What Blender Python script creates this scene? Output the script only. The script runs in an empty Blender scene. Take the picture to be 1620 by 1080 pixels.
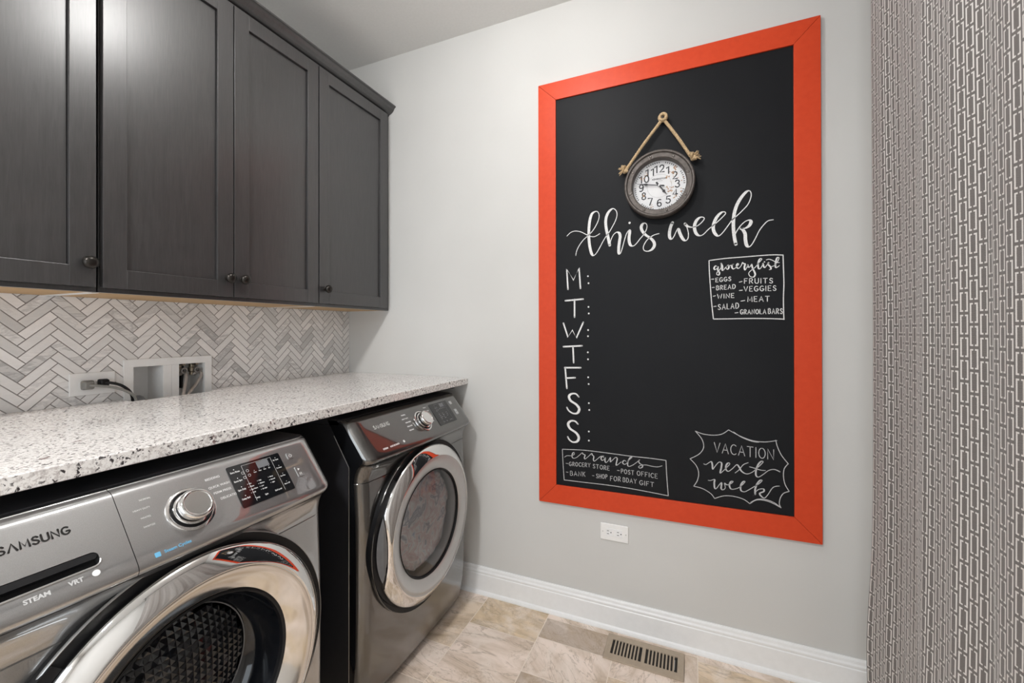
import bpy, bmesh, math, random
from mathutils import Matrix, Vector, noise
random.seed(7)
PI = math.pi
SC = bpy.context.scene
COL = SC.collection

# ------------------------------------------------------------------ camera
cam_data = bpy.data.cameras.new('camera')
cam_data.sensor_width = 36.0
cam_data.lens = 665.0 / 1620.0 * 36.0
cam_data.shift_y = -18.0 / 1620.0
cam_data.clip_start = 0.02
cam = bpy.data.objects.new('camera', cam_data)
COL.objects.link(cam)
cam.location = (1.793, -1.826, 1.2755)
cam.rotation_euler = (PI / 2, 0, math.atan(284.0 / 665.0))
SC.camera = cam

# ------------------------------------------------------------------ exposure, world, lights
SC.view_settings.view_transform = 'Standard'
SC.view_settings.look = 'None'
SC.view_settings.gamma = 1.0
SC.view_settings.use_curve_mapping = False
SC.view_settings.exposure = 0.0
world = bpy.data.worlds.new('world')
SC.world = world
world.use_nodes = True
world.node_tree.nodes['Background'].inputs[0].default_value = (0.75, 0.87, 1.0, 1)
world.node_tree.nodes['Background'].inputs[1].default_value = 1.0

def area_light(name, loc, rot, size, sizey, power, color, shape='RECTANGLE', spread=PI):
    d = bpy.data.lights.new(name, 'AREA')
    d.shape = shape; d.size = size; d.size_y = sizey; d.energy = power; d.color = color; d.spread = spread
    o = bpy.data.objects.new(name, d); COL.objects.link(o)
    o.location = loc; o.rotation_euler = rot
    return o
LIGHT = (1.22, -0.87)
FILL_POS = (1.25, -2.50)
GLOW = 56.0            # radiance of the frosted ceiling globe, which lights the room itself
FILL_GLOW = 320.0  # radiance of the added fill disc behind the viewer
area_light('window_fill_light', (1.35, -3.32, 1.45), (PI / 2, 0, 0), 1.3, 1.7, 19.0, (0.90, 0.96, 1.0))  # fill light added at the unseen rear window

# ------------------------------------------------------------------ materials
class NT:
    def __init__(self, name):
        self.m = bpy.data.materials.new(name); self.m.use_nodes = True
        self.t = self.m.node_tree; self.b = self.t.nodes['Principled BSDF']; self.out = self.t.nodes['Material Output']
    def n(self, typ, **kw):
        x = self.t.nodes.new(typ)
        for k, v in kw.items():
            if k.startswith('i_'):
                key = k[2:]; x.inputs[int(key) if key.isdigit() else key.replace('_', ' ')].default_value = v
            else: setattr(x, k, v)
        return x
    def l(self, a, b): self.t.links.new(a, b)
    def coord(self, which='Object', scale=(1, 1, 1), rot=(0, 0, 0), loc=(0, 0, 0)):
        c = self.n('ShaderNodeTexCoord'); mp = self.n('ShaderNodeMapping')
        mp.inputs['Scale'].default_value = scale; mp.inputs['Rotation'].default_value = rot; mp.inputs['Location'].default_value = loc
        self.l(c.outputs[which], mp.inputs[0]); return mp.outputs[0]
    def noise(self, vec, scale, detail=4, rough=0.55, dist=0.0):
        x = self.n('ShaderNodeTexNoise'); x.inputs['Scale'].default_value = scale; x.inputs['Detail'].default_value = detail
        x.inputs['Roughness'].default_value = rough; x.inputs['Distortion'].default_value = dist
        self.l(vec, x.inputs['Vector']); return x.outputs['Fac']
    def ramp(self, fac, stops, interp='LINEAR'):
        r = self.n('ShaderNodeValToRGB'); r.color_ramp.interpolation = interp
        e = r.color_ramp.elements
        while len(e) < len(stops): e.new(0.5)
        for k, (p, c) in zip(e, stops):
            k.position = p; k.color = (c if len(c) == 4 else (*c, 1)) if not isinstance(c, float) else (c, c, c, 1)
        self.l(fac, r.inputs[0]); return r.outputs[0]
    def mix(self, fac, a, b, blend='MIX'):
        x = self.n('ShaderNodeMix', data_type='RGBA', blend_type=blend)
        for s, v in ((0, fac), (6, a), (7, b)):
            if isinstance(v, (int, float)): x.inputs[s].default_value = v
            elif isinstance(v, tuple): x.inputs[s].default_value = (*v, 1) if len(v) == 3 else v
            else: self.l(v, x.inputs[s])
        return x.outputs[2]
    def math(self, op, a, b=0.0, c=0.0):
        x = self.n('ShaderNodeMath', operation=op)
        for s, v in enumerate((a, b, c)):
            if isinstance(v, (int, float)): x.inputs[s].default_value = v
            else: self.l(v, x.inputs[s])
        return x.outputs[0]
    def bump(self, h, strength=0.1, dist=0.01):
        x = self.n('ShaderNodeBump'); x.inputs['Strength'].default_value = strength; x.inputs['Distance'].default_value = dist
        self.l(h, x.inputs['Height']); self.l(x.outputs[0], self.b.inputs['Normal']); return x.outputs[0]
    def base(self, v):
        if isinstance(v, tuple): self.b.inputs['Base Color'].default_value = (*v, 1)
        else: self.l(v, self.b.inputs['Base Color'])
    def set(self, rough=0.5, metal=0.0, spec=0.5, coat=0.0, coatr=0.05, trans=0.0, ior=1.45):
        i = self.b.inputs
        i['Metallic'].default_value = metal; i['Specular IOR Level'].default_value = spec
        i['Coat Weight'].default_value = coat; i['Coat Roughness'].default_value = coatr
        i['Transmission Weight'].default_value = trans; i['IOR'].default_value = ior
        if isinstance(rough, (int, float)): i['Roughness'].default_value = rough
        else: self.l(rough, i['Roughness'])
        return self.m

def plain(name, col, rough=0.5, metal=0.0, spec=0.5, coat=0.0, var=0.06, scale=40.0, bump=0.0):
    t = NT(name); f = t.noise(t.coord(), scale, 3)
    a = tuple(max(0, c * (1 - var)) for c in col); b = tuple(min(1, c * (1 + var)) for c in col)
    t.base(t.ramp(f, [(0.3, a), (0.7, b)]))
    if bump: t.bump(f, bump, 0.002)
    return t.set(rough, metal, spec, coat)

def m_wall():
    t = NT('greige_wall_paint'); v = t.coord()
    f = t.noise(v, 260, 3); g = t.noise(v, 2.0, 2)
    t.base(t.ramp(g, [(0.3, (0.605, 0.60, 0.585)), (0.7, (0.635, 0.63, 0.615))])); t.bump(f, 0.08, 0.001)
    return t.set(0.62, spec=0.3)
def m_wood_dark():
    t = NT('espresso_stained_maple'); v = t.coord('Object', (20, 20, 1.6))
    f = t.noise(v, 6.0, 6, 0.62, 0.8); w = t.noise(t.coord('Object', (160, 160, 6)), 3.0, 3); big = t.noise(t.coord(), 4.0, 3, 0.6, 1.5)
    c = t.ramp(f, [(0.3, (0.0215, 0.0206, 0.0212)), (0.7, (0.0395, 0.0375, 0.0382))])
    c = t.mix(t.ramp(w, [(0.45, 0.0), (0.7, 0.4)]), c, (0.0125, 0.0115, 0.0122))
    c = t.mix(t.ramp(big, [(0.5, 0.0), (0.75, 0.35)]), c, (0.040, 0.034, 0.034))
    t.base(c); t.bump(w, 0.03, 0.001)
    return t.set(t.ramp(f, [(0.2, 0.36), (0.8, 0.40)]), spec=0.6, coat=1.0, coatr=0.29)
def m_wood_light():
    t = NT('raw_maple_underside'); f = t.noise(t.coord('Object', (20, 2, 20)), 5, 5, 0.6, 0.8)
    t.base(t.ramp(f, [(0.3, (0.40, 0.24, 0.10)), (0.7, (0.52, 0.34, 0.16))])); return t.set(0.5)
def m_granite():
    t = NT('speckled_white_granite'); v = t.coord()
    big = t.noise(v, 10, 3, 0.6, 0.3)
    c = t.ramp(big, [(0.3, (0.80, 0.775, 0.755)), (0.65, (0.88, 0.86, 0.84))])
    g = t.noise(v, 150, 4, 0.65, 0.3)
    c = t.mix(t.ramp(g, [(0.48, 0.0), (0.60, 0.75)]), c, (0.50, 0.46, 0.445))
    d = t.noise(t.coord('Object', (1, 1, 1), (0, 0, 0), (3, 7, 1)), 125, 3, 0.6, 0.5)
    dm = t.noise(t.coord('Object', (1, 1, 1), (0, 0, 0), (9, 2, 5)), 17, 3)
    s = t.math('MULTIPLY', t.ramp(d, [(0.57, 0.0), (0.62, 1.0)]), t.ramp(dm, [(0.36, 0.25), (0.52, 1.0)]))
    c = t.mix(s, c, (0.045, 0.038, 0.04))
    r = t.noise(t.coord('Object', (1, 1, 1), (0, 0, 0), (1, 4, 8)), 48, 2, 0.5, 0.4)
    c = t.mix(t.ramp(r, [(0.69, 0.0), (0.73, 0.8)]), c, (0.13, 0.055, 0.05))
    t.base(c); return t.set(0.10, spec=0.5)
def m_marble():
    t = NT('herringbone_marble'); at = t.n('ShaderNodeAttribute', attribute_name='tile')
    off = t.n('ShaderNodeVectorMath', operation='MULTIPLY_ADD')
    t.l(at.outputs['Color'], off.inputs[0]); off.inputs[1].default_value = (40, 40, 40); t.l(t.coord(), off.inputs[2])
    sep = t.n('ShaderNodeSeparateColor'); t.l(at.outputs['Color'], sep.inputs[0])
    base = t.ramp(sep.outputs[0], [(0.0, (0.58, 0.57, 0.56)), (0.15, (0.76, 0.745, 0.73)), (0.6, (0.86, 0.84, 0.825)), (1.0, (0.90, 0.87, 0.85))])
    mpv = t.n('ShaderNodeMapping'); mpv.inputs['Scale'].default_value = (1, 0.8, 2.2); mpv.inputs['Rotation'].default_value = (0.7, 0, 0); t.l(off.outputs[0], mpv.inputs[0])
    vn = t.noise(mpv.outputs[0], 16, 6, 0.62, 0.9)
    v = t.ramp(vn, [(0.42, 0.0), (0.52, 0.5), (0.60, 0.1), (0.8, 0.3)])
    amt = t.math('MULTIPLY', v, t.ramp(sep.outputs[1], [(0.5, 0.08), (0.95, 1.0)]))
    c = t.mix(amt, base, (0.26, 0.255, 0.26))
    t.base(c); return t.set(0.25)
def m_floor():
    t = NT('slate_look_vinyl_tile'); at = t.n('ShaderNodeAttribute', attribute_name='tile')
    sep = t.n('ShaderNodeSeparateColor'); t.l(at.outputs['Color'], sep.inputs[0])
    off = t.n('ShaderNodeVectorMath', operation='MULTIPLY_ADD')
    t.l(at.outputs['Color'], off.inputs[0]); off.inputs[1].default_value = (31, 57, 13); t.l(t.coord('Object', (1, 1, 1), (0, 0, 0.5)), off.inputs[2])
    vr = t.n('ShaderNodeVectorRotate', rotation_type='Z_AXIS'); t.l(off.outputs[0], vr.inputs['Vector']); t.l(t.math('MULTIPLY', sep.outputs[2], 3.1), vr.inputs['Angle'])
    st = t.n('ShaderNodeMapping'); st.inputs['Scale'].default_value = (3.4, 1.0, 1.0); t.l(vr.outputs[0], st.inputs[0])
    tint = t.ramp(sep.outputs[0], [(0.0, (0.89, 0.758, 0.67)), (0.35, (0.846, 0.72, 0.631)), (0.6, (0.791, 0.653, 0.522)), (0.8, (0.736, 0.577, 0.395)), (1.0, (0.50, 0.425, 0.38))])
    cloud = t.noise(st.outputs[0], 3.2, 7, 0.62, 0.8)
    c = t.mix(t.ramp(cloud, [(0.42, 0.0), (0.66, 0.7)]), tint, (0.40, 0.29, 0.18))
    lite = t.noise(off.outputs[0], 7, 5, 0.6, 0.8)
    c = t.mix(t.ramp(lite, [(0.48, 0.0), (0.68, 0.7)]), c, (0.86, 0.765, 0.69))
    vein = t.noise(st.outputs[0], 2.4, 7, 0.6, 1.0)
    c = t.mix(t.ramp(vein, [(0.480, 0.0), (0.495, 0.6), (0.505, 0.0)]), c, (0.33, 0.25, 0.18))
    vein2 = t.noise(vr.outputs[0], 6, 8, 0.7, 1.4)
    c = t.mix(t.ramp(vein2, [(0.53, 0.0), (0.545, 0.4), (0.558, 0.0)]), c, (0.34, 0.25, 0.16))
    t.base(c); t.bump(vein, 0.12, 0.003)
    return t.set(0.38)
def m_curtain():
    t = NT('link_print_curtain_fabric')
    uv = t.n('ShaderNodeTexCoord'); s = t.n('ShaderNodeSeparateXYZ'); t.l(uv.outputs['UV'], s.inputs[0])
    P, Q = 0.0208, 0.0468
    u = t.math('DIVIDE', s.outputs[0], P); col = t.math('FLOOR', u)
    fu = t.math('ABSOLUTE', t.math('SUBTRACT', t.math('FRACT', u), 0.5))
    sh = t.math('MULTIPLY', t.math('MODULO', t.math('ABSOLUTE', col), 2.0), 0.5)
    v = t.math('ADD', t.math('DIVIDE', s.outputs[1], Q), sh)
    fv = t.math('ABSOLUTE', t.math('SUBTRACT', t.math('FRACT', v), 0.5))
    dx = t.math('MULTIPLY', t.math('SUBTRACT', fu, 0.325), P); dy = t.math('MULTIPLY', t.math('SUBTRACT', fv, 0.40), Q)
    d = t.math('ABSOLUTE', t.math('MAXIMUM', dx, dy))
    nz = t.noise(uv.outputs['UV'], 900, 2); d = t.math('ADD', d, t.math('MULTIPLY', t.math('SUBTRACT', nz, 0.5), 0.0012))
    line = t.math('LESS_THAN', d, 0.0016)
    gap = t.math('GREATER_THAN', fu, 0.085)
    line = t.math('MULTIPLY', line, gap)
    wv = t.n('ShaderNodeTexWave', wave_type='BANDS', bands_direction='Y'); wv.inputs['Scale'].default_value = 160; wv.inputs['Distortion'].default_value = 6; wv.inputs['Detail'].default_value = 2
    t.l(uv.outputs['UV'], wv.inputs[0])
    dark = t.ramp(wv.outputs['Fac'], [(0.2, (0.105, 0.095, 0.09)), (0.8, (0.20, 0.182, 0.173))])
    lite = t.ramp(wv.outputs['Fac'], [(0.2, (0.62, 0.595, 0.57)), (0.8, (0.74, 0.715, 0.69))])
    t.base(t.mix(line, dark, lite)); t.bump(wv.outputs['Fac'], 0.12, 0.001)
    t.b.inputs['Sheen Weight'].default_value = 0.25
    return t.set(0.8, spec=0.2)
def m_board():
    t = NT('chalkboard_paint'); v = t.coord()
    f = t.noise(v, 3.0, 5, 0.65); g = t.noise(v, 160, 3)
    t.base(t.ramp(f, [(0.3, (0.0110, 0.0116, 0.0135)), (0.7, (0.0132, 0.0139, 0.0158))])); t.bump(g, 0.05, 0.001)
    return t.set(0.50, spec=0.14)
def m_frame():
    t = NT('orange_red_painted_wood'); f = t.noise(t.coord('Object', (12, 12, 12)), 4, 4)
    t.base(t.ramp(f, [(0.3, (0.60, 0.055, 0.016)), (0.7, (0.645, 0.065, 0.020))])); return t.set(0.40, spec=0.3)
def m_chalk():
    t = NT('white_chalk'); f = t.noise(t.coord(), 420, 3, 0.7)
    t.base(t.ramp(f, [(0.3, (0.55, 0.55, 0.55)), (0.6, (0.88, 0.88, 0.88))])); return t.set(0.9, spec=0.1)
def m_chalk_thin():
    t = NT('thin_chalk_line'); f = t.noise(t.coord(), 420, 3, 0.7)
    t.base(t.ramp(f, [(0.3, (0.30, 0.305, 0.31)), (0.65, (0.66, 0.66, 0.67))])); return t.set(0.9, spec=0.1)
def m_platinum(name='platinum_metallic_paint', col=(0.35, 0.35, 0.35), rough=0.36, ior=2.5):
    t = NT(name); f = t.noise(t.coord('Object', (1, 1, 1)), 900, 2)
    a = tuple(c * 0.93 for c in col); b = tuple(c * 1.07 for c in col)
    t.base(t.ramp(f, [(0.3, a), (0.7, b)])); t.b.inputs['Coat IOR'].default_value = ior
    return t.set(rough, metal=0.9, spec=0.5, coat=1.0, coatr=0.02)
def m_glass():
    t = NT('clear_door_glass')
    tr = t.n('ShaderNodeBsdfTransparent'); gl = t.n('ShaderNodeBsdfGlossy'); gl.inputs['Roughness'].default_value = 0.02
    tr.inputs[0].default_value = (0.93, 0.94, 0.95, 1)
    lw = t.n('ShaderNodeFresnel'); lw.inputs['IOR'].default_value = 1.5
    mx = t.n('ShaderNodeMixShader'); t.l(lw.outputs[0], mx.inputs[0]); t.l(tr.outputs[0], mx.inputs[1]); t.l(gl.outputs[0], mx.inputs[2])
    t.l(mx.outputs[0], t.out.inputs[0]); return t.m
def m_face():
    t = NT('aged_white_dial'); v = t.coord()
    f = t.noise(v, 30, 5, 0.7, 0.5); g = t.noise(v, 14, 3)
    c = t.ramp(g, [(0.3, (0.66, 0.66, 0.68)), (0.7, (0.78, 0.78, 0.79))])
    c = t.mix(t.ramp(f, [(0.62, 0.0), (0.70, 0.6)]), c, (0.52, 0.44, 0.33))
    t.base(c); return t.set(0.5)
def m_rust():
    t = NT('rust_patch'); f = t.noise(t.coord(), 150, 5, 0.7)
    t.base(t.ramp(f, [(0.35, (0.62, 0.42, 0.24)), (0.5, (0.30, 0.13, 0.06)), (0.65, (0.66, 0.55, 0.42))])); return t.set(0.8)
def emission(name, col, power):
    t = NT(name); e = t.n('ShaderNodeEmission'); e.inputs[0].default_value = (*col, 1); e.inputs[1].default_value = power
    t.l(e.outputs[0], t.out.inputs[0]); return t.m

MW = m_wall(); MCEIL = plain('white_ceiling_paint', (0.72, 0.715, 0.70), 0.8, spec=0.2, var=0.02, scale=90, bump=0.05)
MTRIM = plain('white_semi_gloss_trim', (0.84, 0.845, 0.85), 0.3, var=0.02)
MWOOD = m_wood_dark(); MMAPLE = m_wood_light(); MGRAN = m_granite(); MMARB = m_marble(); MFLOOR = m_floor(); MCURT = m_curtain()
MGROUT = plain('grey_grout', (0.30, 0.28, 0.27), 0.85); MFGROUT = plain('beige_floor_grout', (0.84, 0.745, 0.65), 0.8)
MBOARD = m_board(); MFRAME = m_frame(); MCHALK = m_chalk(); MCHALKT = m_chalk_thin()
MPLAT = m_platinum(); MPLATD = m_platinum('shaded_platinum_paint', (0.085, 0.082, 0.078), 0.32, 1.95)  # dryer copy of the washer platinum, its shade and darker reflections painted in
MBLACK = plain('black_painted_steel', (0.030, 0.030, 0.035), 0.45, spec=0.5)
MBLACKP = plain('black_plastic', (0.008, 0.008, 0.009), 0.45, spec=0.3)
MGLOSSB = plain('black_gloss_display', (0.008, 0.0085, 0.01), 0.06, spec=0.5, coat=0.6)
MSMOKE = plain('smoked_glass_bowl', (0.007, 0.008, 0.0105), 0.08, spec=0.45, coat=0.25)
MCHROME = plain('polished_chrome', (0.80, 0.79, 0.78), 0.035, 1.0, var=0.01)
MCHROMEB = plain('turned_chrome', (0.74, 0.72, 0.70), 0.11, 1.0, var=0.01)
MSTEEL = plain('brushed_steel', (0.55, 0.55, 0.55), 0.3, 1.0)
MSILVER = plain('satin_silver_ring', (0.55, 0.545, 0.54), 0.33, 0.75, var=0.02)
MGREY = plain('mid_grey_plastic', (0.16, 0.165, 0.175), 0.4)
MWHITEP = plain('white_plastic', (0.86, 0.855, 0.845), 0.35, var=0.02)
MGREYCORD = plain('grey_cord', (0.22, 0.215, 0.20), 0.5)
MINK = plain('white_panel_print', (0.78, 0.78, 0.78), 0.5, var=0.02); MINKD = plain('dark_logo_print', (0.035, 0.033, 0.032), 0.25, 0.6)
MINKS = plain('faint_panel_print', (0.55, 0.55, 0.55), 0.5, var=0.02)
MINKB = plain('blue_panel_print', (0.14, 0.42, 0.66), 0.5); MINKG = plain('grey_display_print', (0.38, 0.38, 0.39), 0.5, var=0.02)
MGLASS = m_glass(); MVENT = plain('taupe_enamel', (0.40, 0.325, 0.245), 0.4); MDARK = plain('dark_duct', (0.02, 0.017, 0.015), 0.8)
MBRONZE = plain('dark_bronze_knob', (0.035, 0.031, 0.028), 0.3, 0.8)
MIRON = plain('weathered_iron', (0.115, 0.10, 0.092), 0.55, 0.55, var=0.25, scale=60, bump=0.15)
MRIVET = plain('worn_iron_rivet', (0.26, 0.235, 0.22), 0.4, 0.7)
MROPE = plain('jute_rope', (0.55, 0.40, 0.235), 0.9, var=0.25, scale=220, bump=0.3)
MFACE = m_face(); MRUST = m_rust(); MNUM = plain('black_dial_print', (0.03, 0.03, 0.035), 0.6)
MHOLE = plain('dark_slot', (0.012, 0.012, 0.012), 0.8); MVALVE = plain('dull_valve_wheel', (0.22, 0.21, 0.20), 0.4, 0.8)
MBRASS = plain('brass_valve', (0.30, 0.26, 0.20), 0.3, 0.9)
MHOSE = plain('braided_hose', (0.42, 0.38, 0.35), 0.4, 0.5, var=0.2, scale=600)

# ------------------------------------------------------------------ mesh helpers
class MB:
    def __init__(self): self.v = []; self.f = []
    def add(self, vs, fs):
        b = len(self.v); self.v += [tuple(p) for p in vs]; self.f += [tuple(i + b for i in q) for q in fs]; return self
    def box(self, x0, x1, y0, y1, z0, z1):
        return self.add([(x0, y0, z0), (x1, y0, z0), (x1, y1, z0), (x0, y1, z0), (x0, y0, z1), (x1, y0, z1), (x1, y1, z1), (x0, y1, z1)],
                        [(0, 3, 2, 1), (4, 5, 6, 7), (0, 1, 5, 4), (1, 2, 6, 5), (2, 3, 7, 6), (3, 0, 4, 7)])
    def prism(self, poly, a0, a1, axis='z'):
        n = len(poly)
        def P(p, a): return {'z': (p[0], p[1], a), 'y': (p[0], a, p[1]), 'x': (a, p[0], p[1])}[axis]
        return self.add([P(p, a0) for p in poly] + [P(p, a1) for p in poly],
                        [tuple(range(n))[::-1], tuple(range(n, 2 * n))] + [(i, (i + 1) % n, n + (i + 1) % n, n + i) for i in range(n)])
    def lathe(self, prof, M=Matrix.Identity(4), seg=48, clamp=None, close=False):
        vs = []; n = len(prof)
        for i in range(seg):
            a = 2 * PI * i / seg
            for r, h in prof:
                x, y = r * math.cos(a), r * math.sin(a)
                if clamp is not None: x = max(x, clamp)
                vs.append(M @ Vector((x, y, h)))
        fs = []
        for i in range(seg):
            j = (i + 1) % seg
            for k in range(n - 1): fs.append((i * n + k, j * n + k, j * n + k + 1, i * n + k + 1))
        if prof[0][0] < 1e-6 or close: pass
        return self.add(vs, fs)
    def tube(self, pts, r, seg=10, caps=True):
        P = [Vector(p) for p in pts]; n = len(P); vs = []; fs = []
        t0 = (P[1] - P[0]).normalized(); up = Vector((0, 0, 1)) if abs(t0.z) < 0.9 else Vector((1, 0, 0))
        nn = (up - t0 * up.dot(t0)).normalized()
        for i in range(n):
            t = (P[min(i + 1, n - 1)] - P[max(i - 1, 0)]).normalized()
            nn = (nn - t * nn.dot(t)).normalized(); bb = t.cross(nn)
            rr = r[i] if isinstance(r, (list, tuple)) else r
            for k in range(seg):
                a = 2 * PI * k / seg; vs.append(P[i] + nn * (rr * math.cos(a)) + bb * (rr * math.sin(a)))
        for i in range(n - 1):
            for k in range(seg): fs.append((i * seg + k, i * seg + (k + 1) % seg, (i + 1) * seg + (k + 1) % seg, (i + 1) * seg + k))
        if caps: fs += [tuple(range(seg))[::-1], tuple(range((n - 1) * seg, n * seg))]
        return self.add(vs, fs)
    def xf(self, M):
        self.v = [tuple(M @ Vector(p)) for p in self.v]; return self
    def build(self, name, mat, parent=None, smooth=False, bevel=0.0, sub=0, recalc=True, angle=0.6):
        me = bpy.data.meshes.new(name); me.from_pydata(self.v, [], self.f)
        if recalc:
            b = bmesh.new(); b.from_mesh(me); bmesh.ops.remove_doubles(b, verts=b.verts, dist=1e-6); bmesh.ops.recalc_face_normals(b, faces=b.faces); b.to_mesh(me); b.free()
        me.materials.append(mat)
        o = bpy.data.objects.new(name, me); COL.objects.link(o)
        if parent: o.parent = parent
        if bevel:
            md = o.modifiers.new('bevel', 'BEVEL'); md.width = bevel; md.segments = 2; md.limit_method = 'ANGLE'; md.angle_limit = 0.7
        if sub:
            md = o.modifiers.new('sub', 'SUBSURF'); md.levels = sub; md.render_levels = sub
        if smooth:
            for p in me.polygons: p.use_smooth = True
            if angle: me.set_sharp_from_angle(angle=angle)
        return o

def empty(name, loc=(0, 0, 0), rot=(0, 0, 0)):
    o = bpy.data.objects.new(name, None); COL.objects.link(o); o.location = loc; o.rotation_euler = rot; o.empty_display_size = 0.05; return o
def tag(o, label=None, cat=None, group=None, kind=None):
    if label: o['label'] = label
    if cat: o['category'] = cat
    if group: o['group'] = group
    if kind: o['kind'] = kind
    return o
def frame_mat(o, x, y, z):
    x, y, z = Vector(x), Vector(y), Vector(z)
    return Matrix(((x.x, y.x, z.x, o[0]), (x.y, y.y, z.y, o[1]), (x.z, y.z, z.z, o[2]), (0, 0, 0, 1)))
def catmull(pts, n=6):
    if len(pts) < 3: return [tuple(p) for p in pts]
    r = []; P = [pts[0]] + list(pts) + [pts[-1]]
    for i in range(1, len(P) - 2):
        a, b, c, d = (Vector(q) for q in P[i - 1:i + 3])
        for k in range(n):
            t = k / n
            r.append(tuple(0.5 * ((2 * b) + (c - a) * t + (2 * a - 5 * b + 4 * c - d) * t * t + (3 * b - a - 3 * c + d) * t ** 3)))
    r.append(tuple(pts[-1])); return r
def ribbon(mb, pts, w, M=Matrix.Identity(4), h=0.0, endw=1.0):
    """flat stroke along 2D points, w = width or list of widths, drawn in the plane of M"""
    n = len(pts); P = [Vector((p[0], p[1])) for p in pts]; vs = []
    for i in range(n):
        t = P[min(i + 1, n - 1)] - P[max(i - 1, 0)]
        t = t.normalized() if t.length > 1e-9 else Vector((1, 0))
        nrm = Vector((-t.y, t.x)); ww = (w[i] if isinstance(w, list) else w) / 2
        for s in (1, -1):
            q = P[i] + nrm * ww * s; vs.append(M @ Vector((q.x, q.y, h)))
    mb.add(vs, [(2 * i, 2 * i + 1, 2 * i + 3, 2 * i + 2) for i in range(n - 1)])
    for e in (0, n - 1):
        r = (w[e] if isinstance(w, list) else w) / 2; c = P[e]
        ring = [M @ Vector((c.x + r * math.cos(a), c.y + r * math.sin(a), h)) for a in (2 * PI * k / 8 for k in range(8))]
        mb.add(ring, [tuple(range(8))])
def dot(mb, p, r, M=Matrix.Identity(4), h=0.0, n=12):
    mb.add([M @ Vector((p[0] + r * math.cos(2 * PI * k / n), p[1] + r * math.sin(2 * PI * k / n), h)) for k in range(n)], [tuple(range(n))])
def script_stroke(mb, pts, thin, thick, M, h):
    q = catmull(pts, 6); n = len(q); w = []
    for i in range(n):
        a, b = q[max(i - 1, 0)], q[min(i + 1, n - 1)]; L = math.hypot(b[0] - a[0], b[1] - a[1]) + 1e-9
        d = max(0.0, (a[1] - b[1]) / L); w.append(thin + (thick - thin) * (d * d * (3 - 2 * d)))
    for _ in range(5): w = [(w[max(i - 1, 0)] + w[i] * 2 + w[min(i + 1, n - 1)]) / 4 for i in range(n)]
    ribbon(mb, q, w, M, h)
# single-stroke capitals, unit box 1 high
def arc(cx, cy, rx, ry, a0, a1, n=12): return [(cx + rx * math.cos(math.radians(a0 + (a1 - a0) * k / n)), cy + ry * math.sin(math.radians(a0 + (a1 - a0) * k / n))) for k in range(n + 1)]
GL = {
 'A': (0.8, [[(0, 0), (0.4, 1), (0.8, 0)], [(0.14, 0.35), (0.66, 0.35)]]), 'B': (0.62, [[(0, 0), (0, 1)], [(0, 1)] + arc(0.3, 0.76, 0.24, 0.24, 90, -90) + [(0, 0.52)], [(0, 0.52)] + arc(0.33, 0.26, 0.28, 0.26, 90, -90) + [(0, 0)]]),
 'C': (0.7, [arc(0.42, 0.5, 0.42, 0.5, 50, 310)]), 'D': (0.7, [[(0, 0), (0, 1)], [(0, 1), (0.2, 1)] + arc(0.25, 0.5, 0.45, 0.5, 90, -90) + [(0, 0)]]),
 'E': (0.58, [[(0.56, 1), (0, 1), (0, 0), (0.58, 0)], [(0, 0.52), (0.45, 0.52)]]), 'F': (0.58, [[(0.58, 1), (0, 1), (0, 0)], [(0, 0.52), (0.44, 0.52)]]),
 'G': (0.75, [arc(0.42, 0.5, 0.42, 0.5, 50, 345) + [(0.82 - 0.02, 0.42), (0.48, 0.42)]]), 'H': (0.7, [[(0, 0), (0, 1)], [(0.7, 0), (0.7, 1)], [(0, 0.5), (0.7, 0.5)]]),
 'I': (0.1, [[(0.05, 0), (0.05, 1)]]), 'K': (0.62, [[(0, 0), (0, 1)], [(0.58, 1), (0, 0.42)], [(0.18, 0.58), (0.62, 0)]]), 'L': (0.52, [[(0, 1), (0, 0), (0.52, 0)]]),
 'M': (0.85, [[(0, 0), (0.06, 1), (0.43, 0.18), (0.80, 1), (0.86, 0)]]), 'N': (0.72, [[(0, 0), (0, 1), (0.72, 0), (0.72, 1)]]), 'O': (0.8, [arc(0.4, 0.5, 0.4, 0.5, 90, 450, 18)]),
 'P': (0.58, [[(0, 0), (0, 1)], [(0, 1)] + arc(0.3, 0.74, 0.27, 0.26, 90, -90) + [(0, 0.48)]]), 'R': (0.64, [[(0, 0), (0, 1)], [(0, 1)] + arc(0.3, 0.75, 0.27, 0.25, 90, -90) + [(0, 0.5)], [(0.22, 0.5), (0.64, 0)]]),
 'S': (0.6, [[(0.56, 0.84), (0.42, 0.98), (0.2, 0.98), (0.05, 0.82), (0.1, 0.62), (0.3, 0.52), (0.52, 0.4), (0.6, 0.22), (0.48, 0.04), (0.24, 0.0), (0.02, 0.14)]]), 'T': (0.74, [[(0, 1), (0.74, 1)], [(0.37, 1), (0.37, 0)]]),
 'U': (0.68, [[(0, 1), (0, 0.3)] + arc(0.34, 0.3, 0.34, 0.3, 180, 360) + [(0.68, 1)]]), 'V': (0.76, [[(0, 1), (0.38, 0), (0.76, 1)]]), 'W': (1.0, [[(0, 1), (0.26, 0), (0.5, 0.72), (0.74, 0), (1.0, 1)]]),
 'X': (0.7, [[(0, 0), (0.7, 1)], [(0, 1), (0.7, 0)]]), 'Y': (0.72, [[(0, 1), (0.36, 0.48), (0.72, 1)], [(0.36, 0.48), (0.36, 0)]]), 'Q': (0.8, [arc(0.4, 0.5, 0.4, 0.5, 90, 450, 18), [(0.5, 0.25), (0.8, -0.05)]]),
 '^': (0.8, [[(0, 0), (0.4, 1), (0.8, 0)]]),
}
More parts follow.
